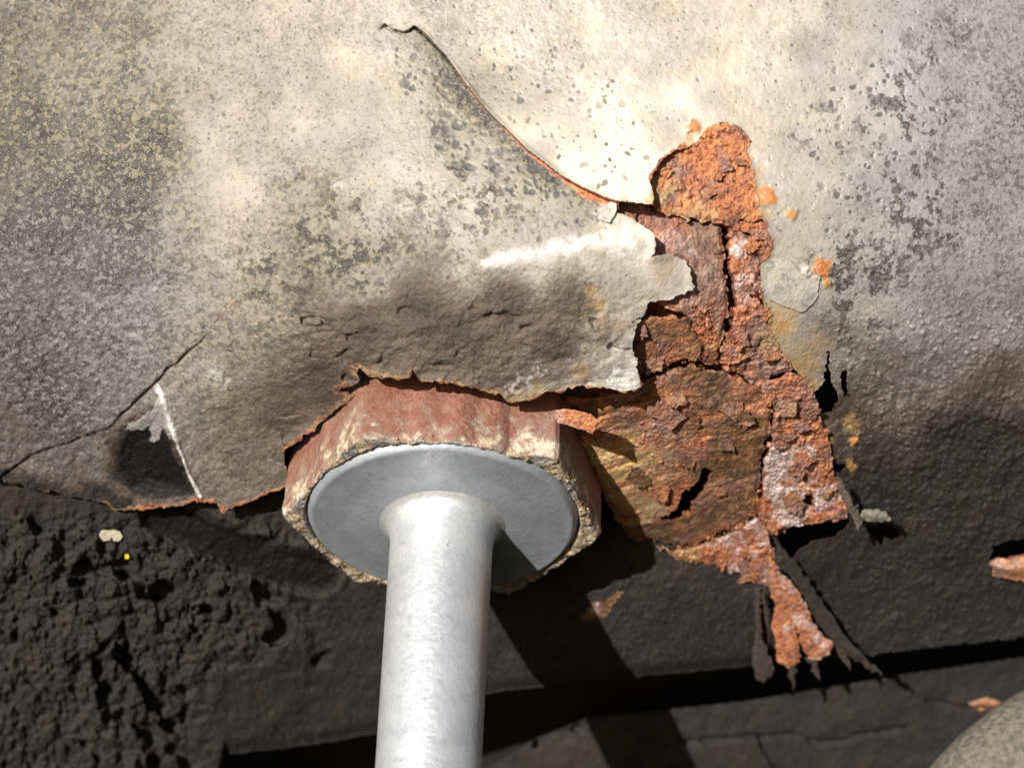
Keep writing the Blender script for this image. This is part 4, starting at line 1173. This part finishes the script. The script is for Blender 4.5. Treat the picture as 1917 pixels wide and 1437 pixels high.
build_nut()
g = np.random.default_rng(91)
N = 200
ph = g.random(N) * 2 * math.pi
hr = hex_r(ph)
on_side = g.random(N) < 0.35
rr = np.where(on_side, hr + g.random(N) * 3, 258 + (hr - 258) * np.sqrt(g.random(N)))
hh = np.where(on_side, -g.random(N) ** 1.8 * 46, 2 + 4 * g.random(N))
keep = (fbm(ph * 300, hh, 60, 92, 2) > -0.12)
grains("dirt_crust", axis_pts(ph, rr, hh)[keep], ((0.9 + 3.2 * g.random(N) ** 3) * S)[keep], M_CRUST, nut, 6)

lathe("flange", [(120, -30), (253, -30), (253, -2), (251, 2), (246, 8.5), (243, 10.5), (240, 11), (236, 10.5)] + [(r, 10.2) for r in range(228, 176, -6)] + [(172, 10.6), (168, 11.0), (150, 12.2), (138, 12.5), (125, 12.8), (108, 13)], 220, M_ZINC, pin)
fil = [(122, 11.5), (116, 13.6), (110, 16.5), (105, 21), (101, 27), (98, 35), (96, 46), (95, 60)]
sh = fil + [(95 - 5.0 * (h - 60) / 500, h) for h in range(80, 1200, 30)] + [(83, 1204), (78, 1210), (0.01, 1210)]
lathe("shaft", sh, 160, M_SHAFT, pin)

# ------------------------------------------------------------------ curved rim, chips
rim = thing("curved_rim", "sandy grey curved metal rim poking into the lower right corner", "rim")


def build_rim():
    # a thick rolled edge sweeping past the corner
    cx0, cy0, R0, rt, zc = 2190.0, 1800.0, 480.0, 95.0, -300.0
    ph = np.linspace(math.radians(60), math.radians(215), 120)
    th = np.linspace(0, 2 * math.pi, 48, endpoint=False)
    P, T = np.meshgrid(ph, th, indexing='ij')
    k = (D - zc) / D
    n = 2.0 * fbm(P * 400, T * 60, 40, 61, 3) + 1.2 * fbm(P * 400, T * 60, 12, 62, 3)
    r = R0 + (rt + n) * np.cos(T)
    x = ((cx0 - CX) + r * np.cos(P)) * k
    y = ((CY - cy0) + r * np.sin(P)) * k
    z = zc + (rt + n) * np.sin(T)
    co = np.stack([x, y, z], -1).reshape(-1, 3) * S
    a, b = P.shape
    i = np.arange(a - 1)[:, None]
    j = np.arange(b)[None]
    j2 = (j + 1) % b
    q = np.stack([i * b + j, i * b + j2, (i + 1) * b + j2, (i + 1) * b + j], -1).reshape(-1, 4)[:, ::-1]
    me = mesh_np("rolled_edge", co, q)
    new_obj("rolled_edge", me, M_RIM, rim)


build_rim()


def chip(name, poly, off, mat, label, cat, seed, th=7):
    o = sheet(name, [poly], lambda x, y: z_under(x, y) * 0 + ZU(x, y) + off + 2 * fbm(x, y, 14, seed, 2), lambda x, y: ((0, 0, 0, 0), (0, 0, 0, 0)), None, th=th, step=1.6, warp=(1.5, 8), mat=mat, seed=seed % 40)
    o["label"] = label
    o["category"] = cat
    return o


chip("paint_chip", [(184, 1000), (192, 992), (214, 990), (226, 994), (232, 1004), (222, 1012), (196, 1012), (186, 1010)], 10, M_CHIP, "cream paint chip lying on the black lumpy undercoat", "paint chip", 341, 12)
chip("yellow_fleck", [(232, 1038), (238, 1035), (242, 1040), (240, 1046), (234, 1047)], 14, M_YELLOW, "tiny bright yellow fleck below the cream paint chip", "fleck", 342, 18)
